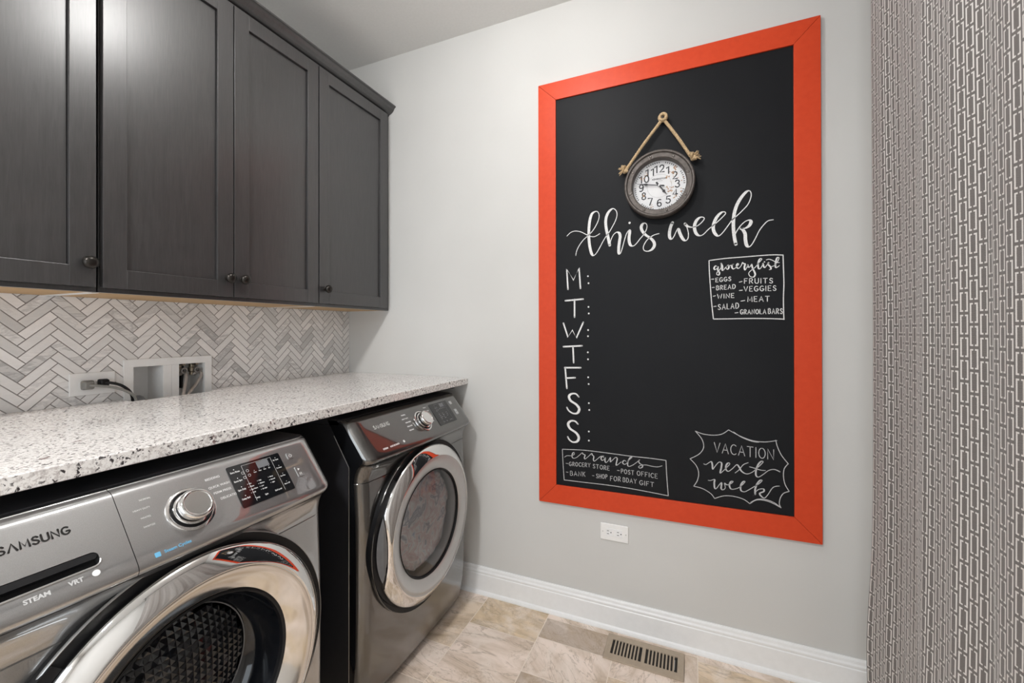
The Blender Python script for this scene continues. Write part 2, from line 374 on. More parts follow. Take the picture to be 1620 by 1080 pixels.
DG = {'0': arc(0.31, 0.5, 0.29, 0.48, 90, 450, 20), '1': [(0.08, 0.78), (0.36, 1.0), (0.36, 0.0)], '2': [(0.04, 0.76), (0.12, 0.94), (0.32, 1.0), (0.52, 0.9), (0.56, 0.7), (0.46, 0.48), (0.02, 0.02), (0.6, 0.02)],
 '3': [(0.05, 0.84), (0.18, 0.98), (0.4, 0.98), (0.54, 0.82), (0.5, 0.62), (0.28, 0.53), (0.52, 0.44), (0.58, 0.24), (0.46, 0.05), (0.24, 0.0), (0.03, 0.14)], '4': [(0.46, 0.0), (0.46, 1.0), (0.02, 0.28), (0.62, 0.28)],
 '5': [(0.55, 0.98), (0.12, 0.98), (0.08, 0.54), (0.3, 0.62), (0.52, 0.52), (0.58, 0.3), (0.46, 0.06), (0.22, 0.0), (0.02, 0.14)], '6': [(0.52, 0.94), (0.32, 0.98), (0.12, 0.8), (0.04, 0.4), (0.14, 0.08), (0.34, 0.0), (0.54, 0.1), (0.58, 0.32), (0.48, 0.52), (0.3, 0.56), (0.1, 0.44)],
 '7': [(0.02, 0.98), (0.58, 0.98), (0.24, 0.0)], '8': [(0.3, 0.53), (0.1, 0.66), (0.1, 0.88), (0.3, 1.0), (0.5, 0.88), (0.5, 0.66), (0.3, 0.53), (0.06, 0.36), (0.06, 0.12), (0.3, 0.0), (0.54, 0.12), (0.54, 0.36), (0.3, 0.53)],
 '9': [(0.08, 0.06), (0.3, 0.02), (0.48, 0.2), (0.56, 0.6), (0.46, 0.92), (0.28, 1.0), (0.08, 0.9), (0.03, 0.68), (0.12, 0.48), (0.3, 0.44), (0.5, 0.56)]}
def digits(mb, text, cx, cy, size, w, M, h):
    adv = 0.74; tot = adv * len(text) - 0.12
    for i, c in enumerate(text):
        ribbon(mb, [(cx + (i * adv - tot / 2 + x) * size, cy + (y - 0.5) * size) for x, y in DG[c]], w, M, h + 0.00001 * i)
def caps(mb, text, p0, p1, height, w, M, h, gap=0.3, space=0.6):
    tot = sum((GL[c][0] if c != ' ' else space) for c in text) + gap * (len(text) - 1)
    L = math.hypot(p1[0] - p0[0], p1[1] - p0[1]); sx = L / tot; ux, uy = (p1[0] - p0[0]) / L, (p1[1] - p0[1]) / L
    x = 0.0
    for c in text:
        if c == ' ': x += space + gap; continue
        gw, st = GL[c]
        for s in st:
            ribbon(mb, [(p0[0] + (x + a) * sx * ux, p0[1] + (x + a) * sx * uy + b * height) for a, b in s], w, M, h)
        x += gw + gap
def text_mesh(body, size, M, mb, sx=1.0, align='LEFT', bold=0.0, h=0.0):
    """typeset text appended to mesh builder mb in the plane of M"""
    c = bpy.data.curves.new('text', 'FONT'); c.body = body; c.size = size; c.align_x = align; c.offset = bold; c.resolution_u = 3
    o = bpy.data.objects.new('text', c); COL.objects.link(o)
    dg = bpy.context.evaluated_depsgraph_get(); me = bpy.data.meshes.new_from_object(o.evaluated_get(dg))
    mb.add([M @ Vector((v.co.x * sx, v.co.y, h)) for v in me.vertices], [tuple(p.vertices) for p in me.polygons])
    bpy.data.objects.remove(o); bpy.data.curves.remove(c); bpy.data.meshes.remove(me)
def T2(M, x, y, rot=0.0): return M @ Matrix.Translation((x, y, 0)) @ Matrix.Rotation(rot, 4, 'Z')
def set_tile_attr(o, fn):
    me = o.data; at = me.color_attributes.new('tile', 'FLOAT_COLOR', 'CORNER')
    for p in me.polygons:
        c = fn(p)
        for li in p.loop_indices: at.data[li].color = c
CH = {'t1':[[(1828,11940),(1971,12066),(2113,12122),(2282,12120),(2478,12061),(2644,11964),(2755,11899),(2865,11843),(3028,11807),(3164,11849),(3285,11919)],[(2231,11050),(2268,11240),(2380,11465),(2561,11697),(2755,11858),(2947,12031),(3110,12260),(3232,12518),(3258,12731),(3191,12873),(3083,12891),(2947,12805),(2865,12583),(2823,12288),(2810,
11962),(2823,11634),(2865,11332),(2933,11082),(3015,10995),(3137,11081),(3299,11339),(3433,11584),(3566,11787),(3686,11937),(3831,12177),(3962,12430),(4019,12662),(3975,12840),(3844,12934),(3686,12832),(3580,12643),(3540,12406),(3566,12108),(3633,11781),(3712,11387)],[(3712,11387),(3765,11610),(3870,11814),(4001,11913),(4105,11872),(4149,11736),
(4123,11526),(4092,11264),(4092,11052),(4123,10984),(4182,11046),(4260,11304),(4337,11588),(4427,11843),(4529,11952),(4542,11859),(4516,11651),(4529,11440),(4593,11304),(4707,11282),(4833,11389),(4958,11548),(5095,11705),(5207,11901),(5236,12079),(5170,12181),(5070,12160),(5008,12037),(5045,11878),(5182,11697),(5379,11538),(5501,11386),(5526,
11230),(5440,11083),(5281,11012),(5132,11054),(5090,11187),(5157,11363),(5281,11520),(5452,11634),(5599,11685),(5708,11701)]],'t2':[[(6219,12095),(6149,11922),(6107,11686),(6121,11504),(6191,11438),(6275,11536),(6359,11723),(6437,11835),(6498,11650),(6595,11433),(6704,11329),(6800,11416),(6814,11622),(6759,11863),(6691,12003)],[(6691,12003),(6773,
11906),(6882,11857),(6990,11841),(7152,11884),(7312,12015),(7392,12138),(7339,12202),(7232,12198),(7111,12094),(7044,11924),(7044,11748),(7111,11565),(7232,11481),(7365,11528),(7524,11688),(7682,11818),(7838,11947),(8019,12116),(8135,12247),(8109,12321),(8006,12318),(7864,12190),(7760,11998),(7708,11772),(7747,11566),(7851,11427),(7942,11433),
(8070,11565),(8224,11780),(8364,11980),(8502,12107),(8703,12298),(8901,12529),(8999,12798),(8987,12982),(8901,13035),(8752,12913),(8578,12652),(8465,12353),(8414,12017),(8409,11676),(8439,11332),(8490,11044)],[(8465,11415),(8528,11551),(8653,11738),(8802,11878),(8938,11921),(8999,11844),(8938,11710),(8802,11625),(8653,11639),(8727,11575),(8802,
11413),(8814,11187),(8851,10987),(8925,10910),(9024,10987),(9146,11215),(9267,11483),(9412,11692),(9556,11830),(9722,11854)]],'gbox':[[(7561,10478),(8080,10522),(8700,10537),(9257,10550),(9692,10552),(10033,10521)],[(10033,10521),(10044,10094),(10059,9473),(10044,8853),(10059,8146)],[(10071,8159),(9584,8184),(8924,8196),(8242,8190),(7716,8188)],
[(7716,8188),(7656,8788),(7609,9448),(7573,10029),(7561,10478)]],'gscr':[[(7834,10238),(7787,10254),(7739,10178),(7763,10111),(7834,10146),(7881,10222),(7869,10092),(7928,9984),(7905,9894),(7834,9923),(7846,10001),(7928,10088),(7987,10189),(7975,10347),(8010,10279),(8033,10213),(8022,10083),(8057,10068),(8115,10143),(8185,10230),(8231,10253),
(8254,10174),(8208,10099),(8161,10140),(8185,10230),(8289,10236),(8427,10280),(8369,10257),(8358,10168),(8404,10100),(8472,10135),(8541,10208),(8586,10270),(8552,10298),(8518,10236),(8529,10145),(8586,10116),(8666,10201),(8711,10326),(8745,10286),(8801,10270),(8779,10143),(8801,10039),(8857,10126),(8891,10238),(8902,10148),(8958,10145),(9014,
10244),(9025,10205),(9058,10076),(9114,9946),(9136,9843),(9080,9757),(8969,9788),(8924,9905),(8991,10003),(9125,10110),(9213,10219),(9301,10340),(9356,10412),(9312,10440),(9257,10368),(9231,10218),(9246,10078),(9301,10062),(9367,10172),(9389,10258),(9410,10144),(9454,10091),(9497,10151),(9563,10248),(9584,10284),(9552,10211),(9627,10118),(9649,
10029),(9595,10007)],[(9671,10116),(9767,10160),(9863,10304),(9906,10425),(9853,10441),(9810,10332),(9789,10159),(9810,10070),(9863,10092),(9917,10138)],[(9497,10377),(9584,10397),(9692,10352),(9821,10269),(9917,10250)]],'ebox':[[(1618,2432),(2648,2499),(3893,2485),(4550,2470),(5359,2476),(5975,2462)],[(5975,2462),(6002,1864),(6063,1037)],[(6063,
1037),(5359,1077),(4491,1113),(3588,1119),(2648,1093),(1702,1072)],[(1702,1072),(1652,1758),(1618,2432)]],'escr':[[(1718,2089),(1834,2167),(2032,2190),(2163,2269),(2147,2347),(2081,2292),(2065,2146),(2130,2090),(2261,2137),(2423,2283),(2519,2374),(2568,2316),(2648,2294),(2616,2179),(2648,2120),(2775,2230),(2934,2390),(2965,2331),(3028,2276),
(3013,2133),(3060,2076),(3185,2185),(3325,2311),(3465,2342)],[(3465,2265),(3403,2320),(3341,2235),(3387,2147),(3480,2205),(3526,2288),(3511,2146),(3557,2075),(3649,2163),(3741,2313),(3741,2128),(3817,2199),(3953,2339),(4029,2302),(3999,2145),(3983,2020),(4044,2043),(4194,2184)],[(4402,2225),(4313,2259),(4253,2161),(4328,2094),(4417,2151),
(4520,2300),(4638,2435),(4550,2394),(4476,2234),(4461,2080),(4520,2033),(4667,2106),(4813,2230),(4958,2368),(4900,2301),(4958,2203),(5059,2155),(5045,2064),(4958,2017),(4900,2060),(4987,2131),(5188,2178),(5416,2156),(5641,2155),(5822,2222)]],'burst':[[(7070,3755),(7351,3669),(7729,3658),(8016,3733),(8242,3913)],[(8242,3913),(8632,3715),(9042,
3585),(9444,3574),(9838,3667)],[(8410,3850),(8687,3673),(9042,3554),(9257,3546)],[(9799,3678),(9864,3412),(9993,3124),(10198,2847)],[(10186,2846),(10070,2650),(10045,2375),(10096,2081),(10224,1844)],[(10224,1844),(10045,1741),(9942,1544),(9916,1328),(9967,1200)],[(9967,1200),(9707,1325),(9444,1389),(9177,1362),(8961,1188)],[(9954,1213),(9734,
1359),(9470,1424),(9204,1391),(8988,1239)],[(8961,1188),(8742,1325),(8410,1382),(8073,1346),(7758,1195)],[(7758,1195),(7614,1371),(7322,1520),(7011,1565)],[(7011,1565),(7144,1818),(7189,2115),(7100,2395),(6876,2638)],[(6876,2638),(7204,2862),(7366,3138),(7307,3455),(7070,3755)]],'nscr':[[(7374,2495),(7454,2482),(7556,2565),(7643,2618),(7677,
2500),(7695,2327),(7773,2449),(7902,2624),(8001,2605),(7987,2412),(7953,2217),(8044,2293),(8186,2470),(8284,2608),(8228,2639),(8157,2529),(8157,2371),(8242,2319),(8382,2447),(8521,2607),(8605,2523),(8687,2378),(8852,2300),(9042,2393),(9231,2603),(9391,2808),(9338,2838),(9231,2696),(9164,2471),(9164,2286),(9244,2235),(9391,2348),(9576,2525),
(9760,2586),(9929,2526)],[(8466,2286),(8605,2429),(8742,2634),(8906,2733)],[(8947,2582),(9096,2555),(9311,2506),(9470,2511)],[(7532,1872),(7614,1877),(7758,1936),(7744,1806),(7758,1616),(7816,1593),(7930,1769),(8001,1843),(7987,1618),(8058,1581),(8129,1671),(8101,1841),(8186,1790),(8326,1857),(8396,1946),(8326,1936),(8270,1786),(8326,1653),
(8466,1673),(8632,1776),(8797,1987),(8742,1995),(8660,1843),(8660,1655),(8770,1609),(8906,1692),(9069,1825),(9231,1956),(9364,2114),(9298,2120),(9190,1950),(9137,1757),(9137,1572)],[(9150,1667),(9257,1775),(9404,1813),(9417,1722),(9284,1625),(9351,1513),(9444,1481),(9550,1620),(9681,1869),(9786,1960),(9916,1994)]],'days':[('m',[[(1875,9570),
(1819,10470),(2123,9967),(2376,10492),(2439,9590)]]),('t',[[(1755,9064),(2560,9116)],[(2174,9103),(2174,8324)]]),('w',[[(1668,8062),(1875,7443),(2076,7756),(2258,7413),(2565,8097)]]),('t',[[(1668,7015),(2510,7069)],[(2102,7030),(2134,6319)]]),('f',[[(1727,6080),(2451,6105)],[(1747,6088),(1825,5164)],[(1774,5616),(2200,5654)]]),('s',[[(2364,4819),
(2230,4942),(2038,4931),(1922,4811),(1999,4627),(2249,4475),(2383,4297),(2307,4105),(2115,4071),(1922,4169),(1825,4313)]]),('s',[[(2326,3620),(2192,3732),(1999,3723),(1883,3581),(1980,3382),(2249,3219),(2364,3025),(2288,2848),(2096,2802),(1941,2888),(1864,3012)]])],'dots':[(2772,10109),(2797,9801),(2797,8766),(2809,8480),(2780,7756),(2776,
7490),(2768,6786),(2776,6483),(2783,5698),(2805,5403),(2813,4570),(2831,4275),(2813,3336),(2813,2940)],'idots':[(4537,12258),(9439,10306)],'gtx':[('EGGS',(7799,9624),(8323,9652),157),('BREAD',(7822,9314),(8472,9349),162),('WINE',(7857,8980),(8427,9002),167),('SALAD',(7881,8547),(8586,8591),204),('FRUITS',(8779,9529),(9703,9501),184),('VEGGIES',
(8767,9227),(9810,9222),184),('MEAT',(8891,8835),(9595,8828),191),('GRANOLA',(8643,8366),(9487,8366),169),('BARS',(9563,8370),(10012,8358),191)],'etx':[('GROCERY',(1934,1736),(2871,1792),167),('STORE',(2997,1770),(3695,1761),173),('POST',(4194,1710),(4711,1695),178),('OFFICE',(4842,1707),(5641,1682),180),('BANK',(1983,1313),(2648,1356),192),
('SHOP',(3138,1357),(3603,1384),181),('FOR',(3741,1326),(4164,1355),191),('BDAY',(4268,1354),(4813,1356),177),('GIFT',(4944,1330),(5500,1315),180)],'vtx':[('VACATION',(7744,3004),(9734,2941),377)],'gdash':[[(7644,9744),(7728,9745)],[(7668,9419),(7747,9421)],[(7709,9076),(7787,9095)],[(7728,8676),(7810,8685)],[(8609,9587),(8700,9609)],[(8609,9266),
(8711,9275)],[(8666,8861),(8790,8883)],[(8465,8413),(8564,8426)]],'edash':[[(1785,1823),(1884,1820)],[(4029,1805),(4119,1804)],[(1801,1439),(1884,1434)],[(2965,1437),(3044,1438)]]}
# ------------------------------------------------------------------ room shell
RX, RY, RZ = 2.62, -3.40, 2.7437
HB = (-1.018, -0.752, 0.985, 1.166)          # hole in the left wall for the laundry supply box (y0, y1, z0, z1)
def build_floor():
    b = MB(); random.seed(3)
    rows = {0.5954: [-0.072, -0.367, -0.55], 0.9002: [-0.21, -0.515], 1.205: [-0.05, -0.1745, -0.365], 1.5098: [-0.035, -0.262, -0.45], 1.8146: [-0.055, -0.36], 2.1194: [-0.2, -0.5]}
    g = 0.0015; tiles = []
    x = 0.9002 - 0.3048 * 3
    while x < RX:
        key = next((k for k in rows if abs(k - x) < 0.01), None)
        ys = [0.0] + (rows[key] if key else [-random.uniform(0.05, 0.3)])
        while ys[-1] > RY: ys.append(ys[-1] - random.choice([0.3048, 0.3048, 0.1524]))
        for a, c in zip(ys, ys[1:]):
            x0, x1 = max(x, 0) + g, min(x + 0.3048, RX) - g
            y0, y1 = max(c, RY) + g, a - g
            if x1 > x0 and y1 > y0: tiles.append((x0, x1, y0, y1))
        x += 0.3048
    for x0, x1, y0, y1 in tiles: b.add([(x0, y0, 0), (x1, y0, 0), (x1, y1, 0), (x0, y1, 0)], [(0, 1, 2, 3)])
    b.add([(0, RY, -0.0007), (RX, RY, -0.0007), (RX, 0, -0.0007), (0, 0, -0.0007)], [(0, 1, 2, 3)])
    b.box(0, RX, RY, 0, -0.08, -0.0012)
    o = b.build('floor', MFLOOR, recalc=False); o.data.materials.append(MFGROUT)
    fixed = {(0.90, -0.2): 0.78, (0.90, -0.5): 0.12, (1.205, -0.05): 0.3, (1.205, -0.17): 0.97, (1.205, -0.36): 0.08, (1.51, -0.26): 0.2, (1.51, -0.45): 0.7, (0.595, -0.07): 0.35, (0.595, -0.36): 0.62, (0.595, -0.55): 0.15, (1.81, -0.05): 0.3, (1.81, -0.36): 0.72, (1.51, -0.03): 0.3}
    n = len(tiles)
    for p in o.data.polygons[n:]: p.material_index = 1
    random.seed(11)
    def col(p):
        r = random.random()
        if p.index < n:
            x0, x1, y0, y1 = tiles[p.index]
            for (fx, fy), val in fixed.items():
                if abs(x0 - fx) < 0.02 and abs(y0 - fy) < 0.03: r = val
        return (r, random.random(), random.random(), 1)
    set_tile_attr(o, col)
    tag(o, kind='structure')
build_floor()
def struct(b, name, m, **k): return tag(b.build(name, m, **k), kind='structure')
struct(MB().box(-0.1, RX + 0.1, RY - 0.1, 0.1, RZ, RZ + 0.08), 'ceiling', MCEIL)
struct(MB().box(-0.1, RX + 0.1, 0, 0.1, -0.08, RZ), 'wall_back', MW)
struct(MB().box(RX, RX + 0.1, RY, 0, -0.08, RZ), 'wall_right', MW)
y0, y1, z0, z1 = HB
struct(MB().box(-0.1, 0, RY, y0, -0.08, RZ).box(-0.1, 0, y1, 0, -0.08, RZ).box(-0.1, 0, y0, y1, -0.08, z0).box(-0.1, 0, y0, y1, z1, RZ), 'wall_left', MW)
WX0, WX1, WZ0, WZ1 = 0.65, 2.05, 0.55, 2.35
struct(MB().box(-0.1, WX0, RY - 0.1, RY, -0.08, RZ).box(WX1, RX + 0.1, RY - 0.1, RY, -0.08, RZ).box(WX0, WX1, RY - 0.1, RY, -0.08, WZ0).box(WX0, WX1, RY - 0.1, RY, WZ1, RZ), 'wall_front', MW)
wf = MB()
for x in (WX0, (WX0 + WX1) / 2 - 0.02, WX1 - 0.05): wf.box(x, x + (0.04 if 1 < x < 1.9 else 0.05), RY - 0.08, RY + 0.015, WZ0, WZ1)
for z in (WZ0, 1.43, WZ1 - 0.05): wf.box(WX0, WX1, RY - 0.08, RY + 0.012, z, z + 0.05)
struct(wf, 'window_1', MTRIM)
bp = [(0, 0), (-0.023, 0), (-0.023, 0.006), (-0.020, 0.014), (-0.0145, 0.019), (-0.0140, 0.093), (-0.0115, 0.0965), (-0.0125, 0.101), (-0.0125, 0.106), (-0.009, 0.112), (-0.0075, 0.121), (-0.0045, 0.1276), (0, 0.1276)]
struct(MB().prism(bp, 0.0, RX, 'x'), 'baseboard_back', MTRIM)

# ------------------------------------------------------------------ herringbone backsplash
def clip(poly, ax, lim, keep_less):
    r = []
    for i in range(len(poly)):
        a, b = poly[i], poly[(i + 1) % len(poly)]
        ia = (a[ax] <= lim) if keep_less else (a[ax] >= lim); ib = (b[ax] <= lim) if keep_less else (b[ax] >= lim)
        if ia: r.append(a)
        if ia != ib:
            t = (lim - a[ax]) / (b[ax] - a[ax]); r.append((a[0] + t * (b[0] - a[0]), a[1] + t * (b[1] - a[1])))
    return r
def build_backsplash():
    L, W, g = 0.0959, 0.0249, 0.00135
    Y0, Y1, Z0, Z1 = -2.1, -0.0005, 0.9, 1.381
    regions = [(Y0, HB[0], Z0, Z1), (HB[1], Y1, Z0, Z1), (HB[0], HB[1], HB[3], Z1)]
    b = MB(); ids = []; r2 = math.sqrt(0.5); random.seed(5)
    oy, oz = -0.5278, 1.333
    ax_, ay_ = (L) * r2, (L + 2 * W) * r2                      # apex corner in the rotated frame
    for i in range(-6, 15):
        for j in range(-16, 8):
            bx, by = L * i + W * j, -L * i + W * j
            for kind in (0, 1):
                q = [(bx + g, by + g), (bx + L - g, by + g), (bx + L - g, by + W - g), (bx + g, by + W - g)] if kind == 0 else \
                    [(bx + L + g, by + W - L + g), (bx + L + W - g, by + W - L + g), (bx + L + W - g, by + W - g), (bx + L + g, by + W - g)]
                p = [(oy - ((x - y) * r2 - ax_), oz + (x + y) * r2 - ay_) for x, y in q]
                rid = (random.random(), random.random(), random.random(), 1)
                for (a0, a1, c0, c1) in regions:
                    s = p
                    for ax, lim, less in ((0, a0, False), (0, a1, True), (1, c0, False), (1, c1, True)):
                        if len(s) < 3: break
                        s = clip(s, ax, lim, less)
                    if len(s) >= 3:
                        b.add([(0.0100, u, w) for u, w in s], [tuple(range(len(s)))]); ids.append(rid)
    n = len(ids)
    for (a0, a1, c0, c1) in regions: b.box(0.0, 0.0092, a0, a1, c0, c1)
    o = b.build('wall_tile_backsplash', MMARB, recalc=False); o.data.materials.append(MGROUT)
    for p in o.data.polygons[n:]: p.material_index = 1
    set_tile_attr(o, lambda p: ids[p.index] if p.index < n else (0.5, 0.5, 0.5, 1))
    tag(o, kind='structure')
build_backsplash()

# ------------------------------------------------------------------ wall cabinets
def knob_parts(parent, x, y, z, r=0.0155):
    M = frame_mat((x, y, z), (0, 1, 0), (0, 0, 1), (1, 0, 0))
    prof = [(0, 0), (0.009, 0), (0.009, 0.002), (0.0062, 0.004), (0.0060, 0.009), (0.0105, 0.0115), (0.0152, 0.0150), (0.0172, 0.0190), (0.0174, 0.0225), (0.0160, 0.0265), (0.0125, 0.0300), (0.0070, 0.0322), (0, 0.0330)]
    return MB().lathe(prof, M, 28).build('knob', MBRONZE, parent, smooth=True)
def cab_door(parent, y0, y1, knob_y, px=(0, 0)):
    z0, z1, s = 1.3925, 2.424, 0.054
    b = MB()
    b.box(0.2885, 0.306, y0, y0 + s, z0, z1).box(0.2885, 0.306, y1 - s, y1, z0, z1)
    b.box(0.2885, 0.3058, y0 + s, y1 - s, z0, z0 + s).box(0.2885, 0.3058, y0 + s, y1 - s, z1 - s, z1)
    d = b.build('door', MWOOD, parent, bevel=0.0009)
    MB().box(0.2885, 0.2960, y0 + s + 0.0018, y1 - s - 0.0018, z0 + s + 0.0012, z1 - s - 0.0018).build('door_panel', MWOOD, d)
    knob_parts(d, 0.3061, knob_y, 1.456)
    return d
def cabinet(label, y0, y1, doors):
    e = empty('wall_cabinet', (0, 0, 0)); tag(e, label, 'cabinet', 'wall cabinets above the counter')
    b = MB().box(0.0125, 0.268, y0, y1, 1.3812, 2.45)
    b.box(0.268, 0.2875, y0, y1, 1.3798, 2.45)
    b.build('cabinet_body', MWOOD, e)
    MB().box(0.0125, 0.2675, y0 + 0.001, y1 - 0.001, 1.3796, 1.3811).build('bottom_panel', MMAPLE, e)
    for yy in (y0 + 0.0005, y1 - 0.0115): MB().box(0.0125, 0.2670, yy, yy + 0.011, 1.3788, 1.3796).build('side_edge', MWHITEP, e)
    for d in doors: cab_door(e, *d)
    return e
cabinet('dark wall cabinet at the left edge, its knob beside a wide dark gap', -1.676, -1.2125, [(-1.669, -1.2195, -1.2395)])
cabinet('middle dark wall cabinet, two doors with a pair of knobs side by side', -1.2085, -0.4755, [(-1.2055, -0.8475, -0.869), (-0.8440, -0.4800, -0.8175)])
cabinet('single door dark stained wall cabinet touching the chalkboard wall', -0.4745, -0.0008, [(-0.4775 + 0.003, -0.0300, -0.4430)])
cp = [(0.27, 2.4255), (0.2889, 2.4255), (0.2940, 2.4300), (0.2945, 2.4335), (0.3000, 2.4350), (0.3132, 2.4415), (0.3235, 2.4520), (0.3290, 2.4630), (0.3330, 2.4655), (0.3366, 2.4665), (0.3366, 2.4735), (0.27, 2.4735)]
o = MB().prism([(x, z) for x, z in cp], -1.72, -0.0006, 'y').build('crown_molding', MWOOD)
tag(o, 'long dark crown molding running along the tops of the wall cabinets', 'molding', kind='thing')

# ------------------------------------------------------------------ countertop
ct = empty('countertop', (0, 0, 0)); tag(ct, 'speckled white granite countertop over the washer and dryer', 'countertop')
poly = [(0.0115, -2.25), (0.777, -2.25), (0.777, -0.0008), (0.0115, -0.0008), (0.0115, -0.715), (0.047, -0.745), (0.047, -0.765), (0.088, -0.772), (0.088, -1.036), (0.0115, -1.036)]
MB().prism(poly, 1.0097, 1.0395, 'z').build('granite_slab', MGRAN, ct, bevel=0.0022)
MB().box(0.10, 0.70, -0.024, -0.0008, 0.985, 1.0095).build('support_cleat', MBLACKP, ct)

# ------------------------------------------------------------------ outlet on the backsplash with two plugs
ol = empty('wall_outlet', (0.0101, -1.1088, 1.103)); tag(ol, 'white horizontal outlet plate on the herringbone tiles with two plugs in it', 'outlet')
MB().box(0, 0.0055, -0.0568, 0.0568, -0.0358, 0.0358).build('cover_plate', MWHITEP, ol, bevel=0.002)
for dy in (-0.020, 0.020):
    MB().prism([(dy + 0.0155 * math.cos(a), 0.0135 * math.sin(a)) for a in (2 * PI * k / 20 for k in range(20))], 0.0055, 0.007, 'x').build('receptacle', MWHITEP, ol, bevel=0.0006)
def plug_cord(label, y, z, m, pts, body, r):
    e = empty('power_cord', (0.0172, y, z)); tag(e, label, 'power cord')
    b = MB()
    for x0, x1, hw, hh in body: b.box(x0, x1, -hw, hw, -hh, hh)
    b.build('plug', m, e, bevel=0.004, smooth=True)
    MB().tube(catmull(pts, 8), r, 10).build('cable', m, e, smooth=True)
plug_cord('grey power cord plugged into the left socket of the tile outlet', -1.1288, 1.101, MGREYCORD,
          [(0.030, 0, 0), (0.040, 0.012, -0.002), (0.052, 0.045, -0.010), (0.052, 0.080, -0.026), (0.045, 0.108, -0.050), (0.042, 0.116, -0.085), (0.040, 0.118, -0.12)], [(0, 0.030, 0.0125, 0.0125), (0.006, 0.022, 0.0145, 0.0145)], 0.0042)
plug_cord('black power cord plugged into the right socket of the tile outlet', -1.0888, 1.1045, MBLACKP,
          [(0.026, 0, 0), (0.036, 0.010, -0.001), (0.046, 0.030, -0.010), (0.045, 0.052, -0.030), (0.036, 0.066, -0.055), (0.030, 0.070, -0.09), (0.030, 0.070, -0.12)], [(0, 0.026, 0.0115, 0.0105), (0.004, 0.016, 0.0135, 0.012)], 0.0045)

# ------------------------------------------------------------------ laundry supply box in the wall
sb = empty('laundry_supply_box', (0, -0.886, 1.08)); tag(sb, 'white recessed laundry hookup box in the tiled wall with two open bays', 'supply box')
def RB(b, x0, x1, y0, y1, z0, z1): return b.box(x0, x1, y0 + 0.886, y1 + 0.886, z0 - 1.08, z1 - 1.08)
fr = MB(); X0, X1 = 0.0102, 0.0150
RB(fr, X0, X1, -1.0285, -0.7430, 1.1475, 1.1740); RB(fr, X0, X1, -1.0285, -1.0010, 0.985, 1.1475); RB(fr, X0, X1, -0.7690, -0.7430, 0.985, 1.1475)
RB(fr, X0, X1, -0.9125, -0.8850, 0.985, 1.1475); RB(fr, X0, X1 - 0.0006, -0.8850, -0.8600, 0.985, 1.1475)
fr.build('box_frame', MWHITEP, sb, bevel=0.0012)
for a, c in ((-1.0010, -0.9125), (-0.8600, -0.7690)):
    s = MB(); d = -0.082
    RB(s, d - 0.002, d, a - 0.003, c + 0.003, 0.988, 1.150); RB(s, d, X0 - 0.0004, a - 0.003, a, 0.988, 1.150); RB(s, d, X0 - 0.0004, c, c + 0.003, 0.988, 1.150)
    RB(s, d, X0 - 0.0004, a, c, 1.1475, 1.150); RB(s, d, X0 - 0.0004, a, c, 0.988, 0.990)
    s.build('box_bay', MWHITEP, sb)
for yy in (-0.838, -0.792):
    M = frame_mat((-0.030, yy + 0.886, 0.046), (1, 0, 0), (0, 1, 0), (0, 0, 1))
    v = MB().lathe([(0, 0.018), (0.009, 0.018), (0.009, 0.004), (0.0125, 0.002), (0.0125, -0.012), (0.009, -0.016), (0.009, -0.026), (0, -0.026)], M, 16)
    v.box(-0.034, 0.004, yy + 0.881, yy + 0.891, 0.060, 0.066)
    vo = v.build('valve', MBRASS, sb, smooth=True)
    MB().lathe([(0.0070, -0.003), (0.0115, -0.0035), (0.0125, 0.000), (0.0115, 0.0035), (0.0070, 0.003), (0.0070, -0.003)], frame_mat((0.004, yy + 0.886, 0.040), (0, 1, 0), (0, 0, 1), (1, 0, 0)), 16).build('valve_handle', MVALVE, vo, smooth=True)
MB().tube([(-0.04, 0.070, 0.03), (-0.036, 0.070, -0.006), (-0.035, 0.070, -0.05)], 0.009, 12).build('hammer_arrester', MSTEEL, sb, smooth=True)
MB().box(-0.046, -0.030, 0.058, 0.066, -0.03, 0.062).build('valve_bracket', MHOLE, sb)
def hose(name, label, pts, r, m, group=None):
    o = MB().tube(catmull(pts, 8), r, 12).build(name, m, smooth=True); tag(o, label, 'hose', group)
hose('water_hose', 'left braided water hose hanging from its valve in the hookup box', [(-0.022, -0.838, 1.106), (-0.012, -0.830, 1.112), (0.000, -0.829, 1.100), (0.010, -0.838, 1.065), (0.024, -0.852, 1.028), (0.034, -0.860, 0.99)], 0.0058, MHOSE, 'braided hoses in the hookup box')
hose('water_hose', 'right braided water hose slanting out of the hookup box', [(-0.020, -0.792, 1.102), (-0.008, -0.779, 1.113), (0.002, -0.776, 1.098), (0.008, -0.797, 1.066), (0.026, -0.836, 1.028), (0.042, -0.858, 0.99)], 0.0058, MHOSE, 'braided hoses in the hookup box')
hose('drain_hose', 'grey drain hose end in the left bay of the hookup box', [(-0.028, -0.972, 0.995), (-0.026, -0.974, 1.018), (-0.006, -0.978, 1.030), (0.022, -0.985, 1.022), (0.040, -0.990, 0.985)], 0.0155, MGREY)

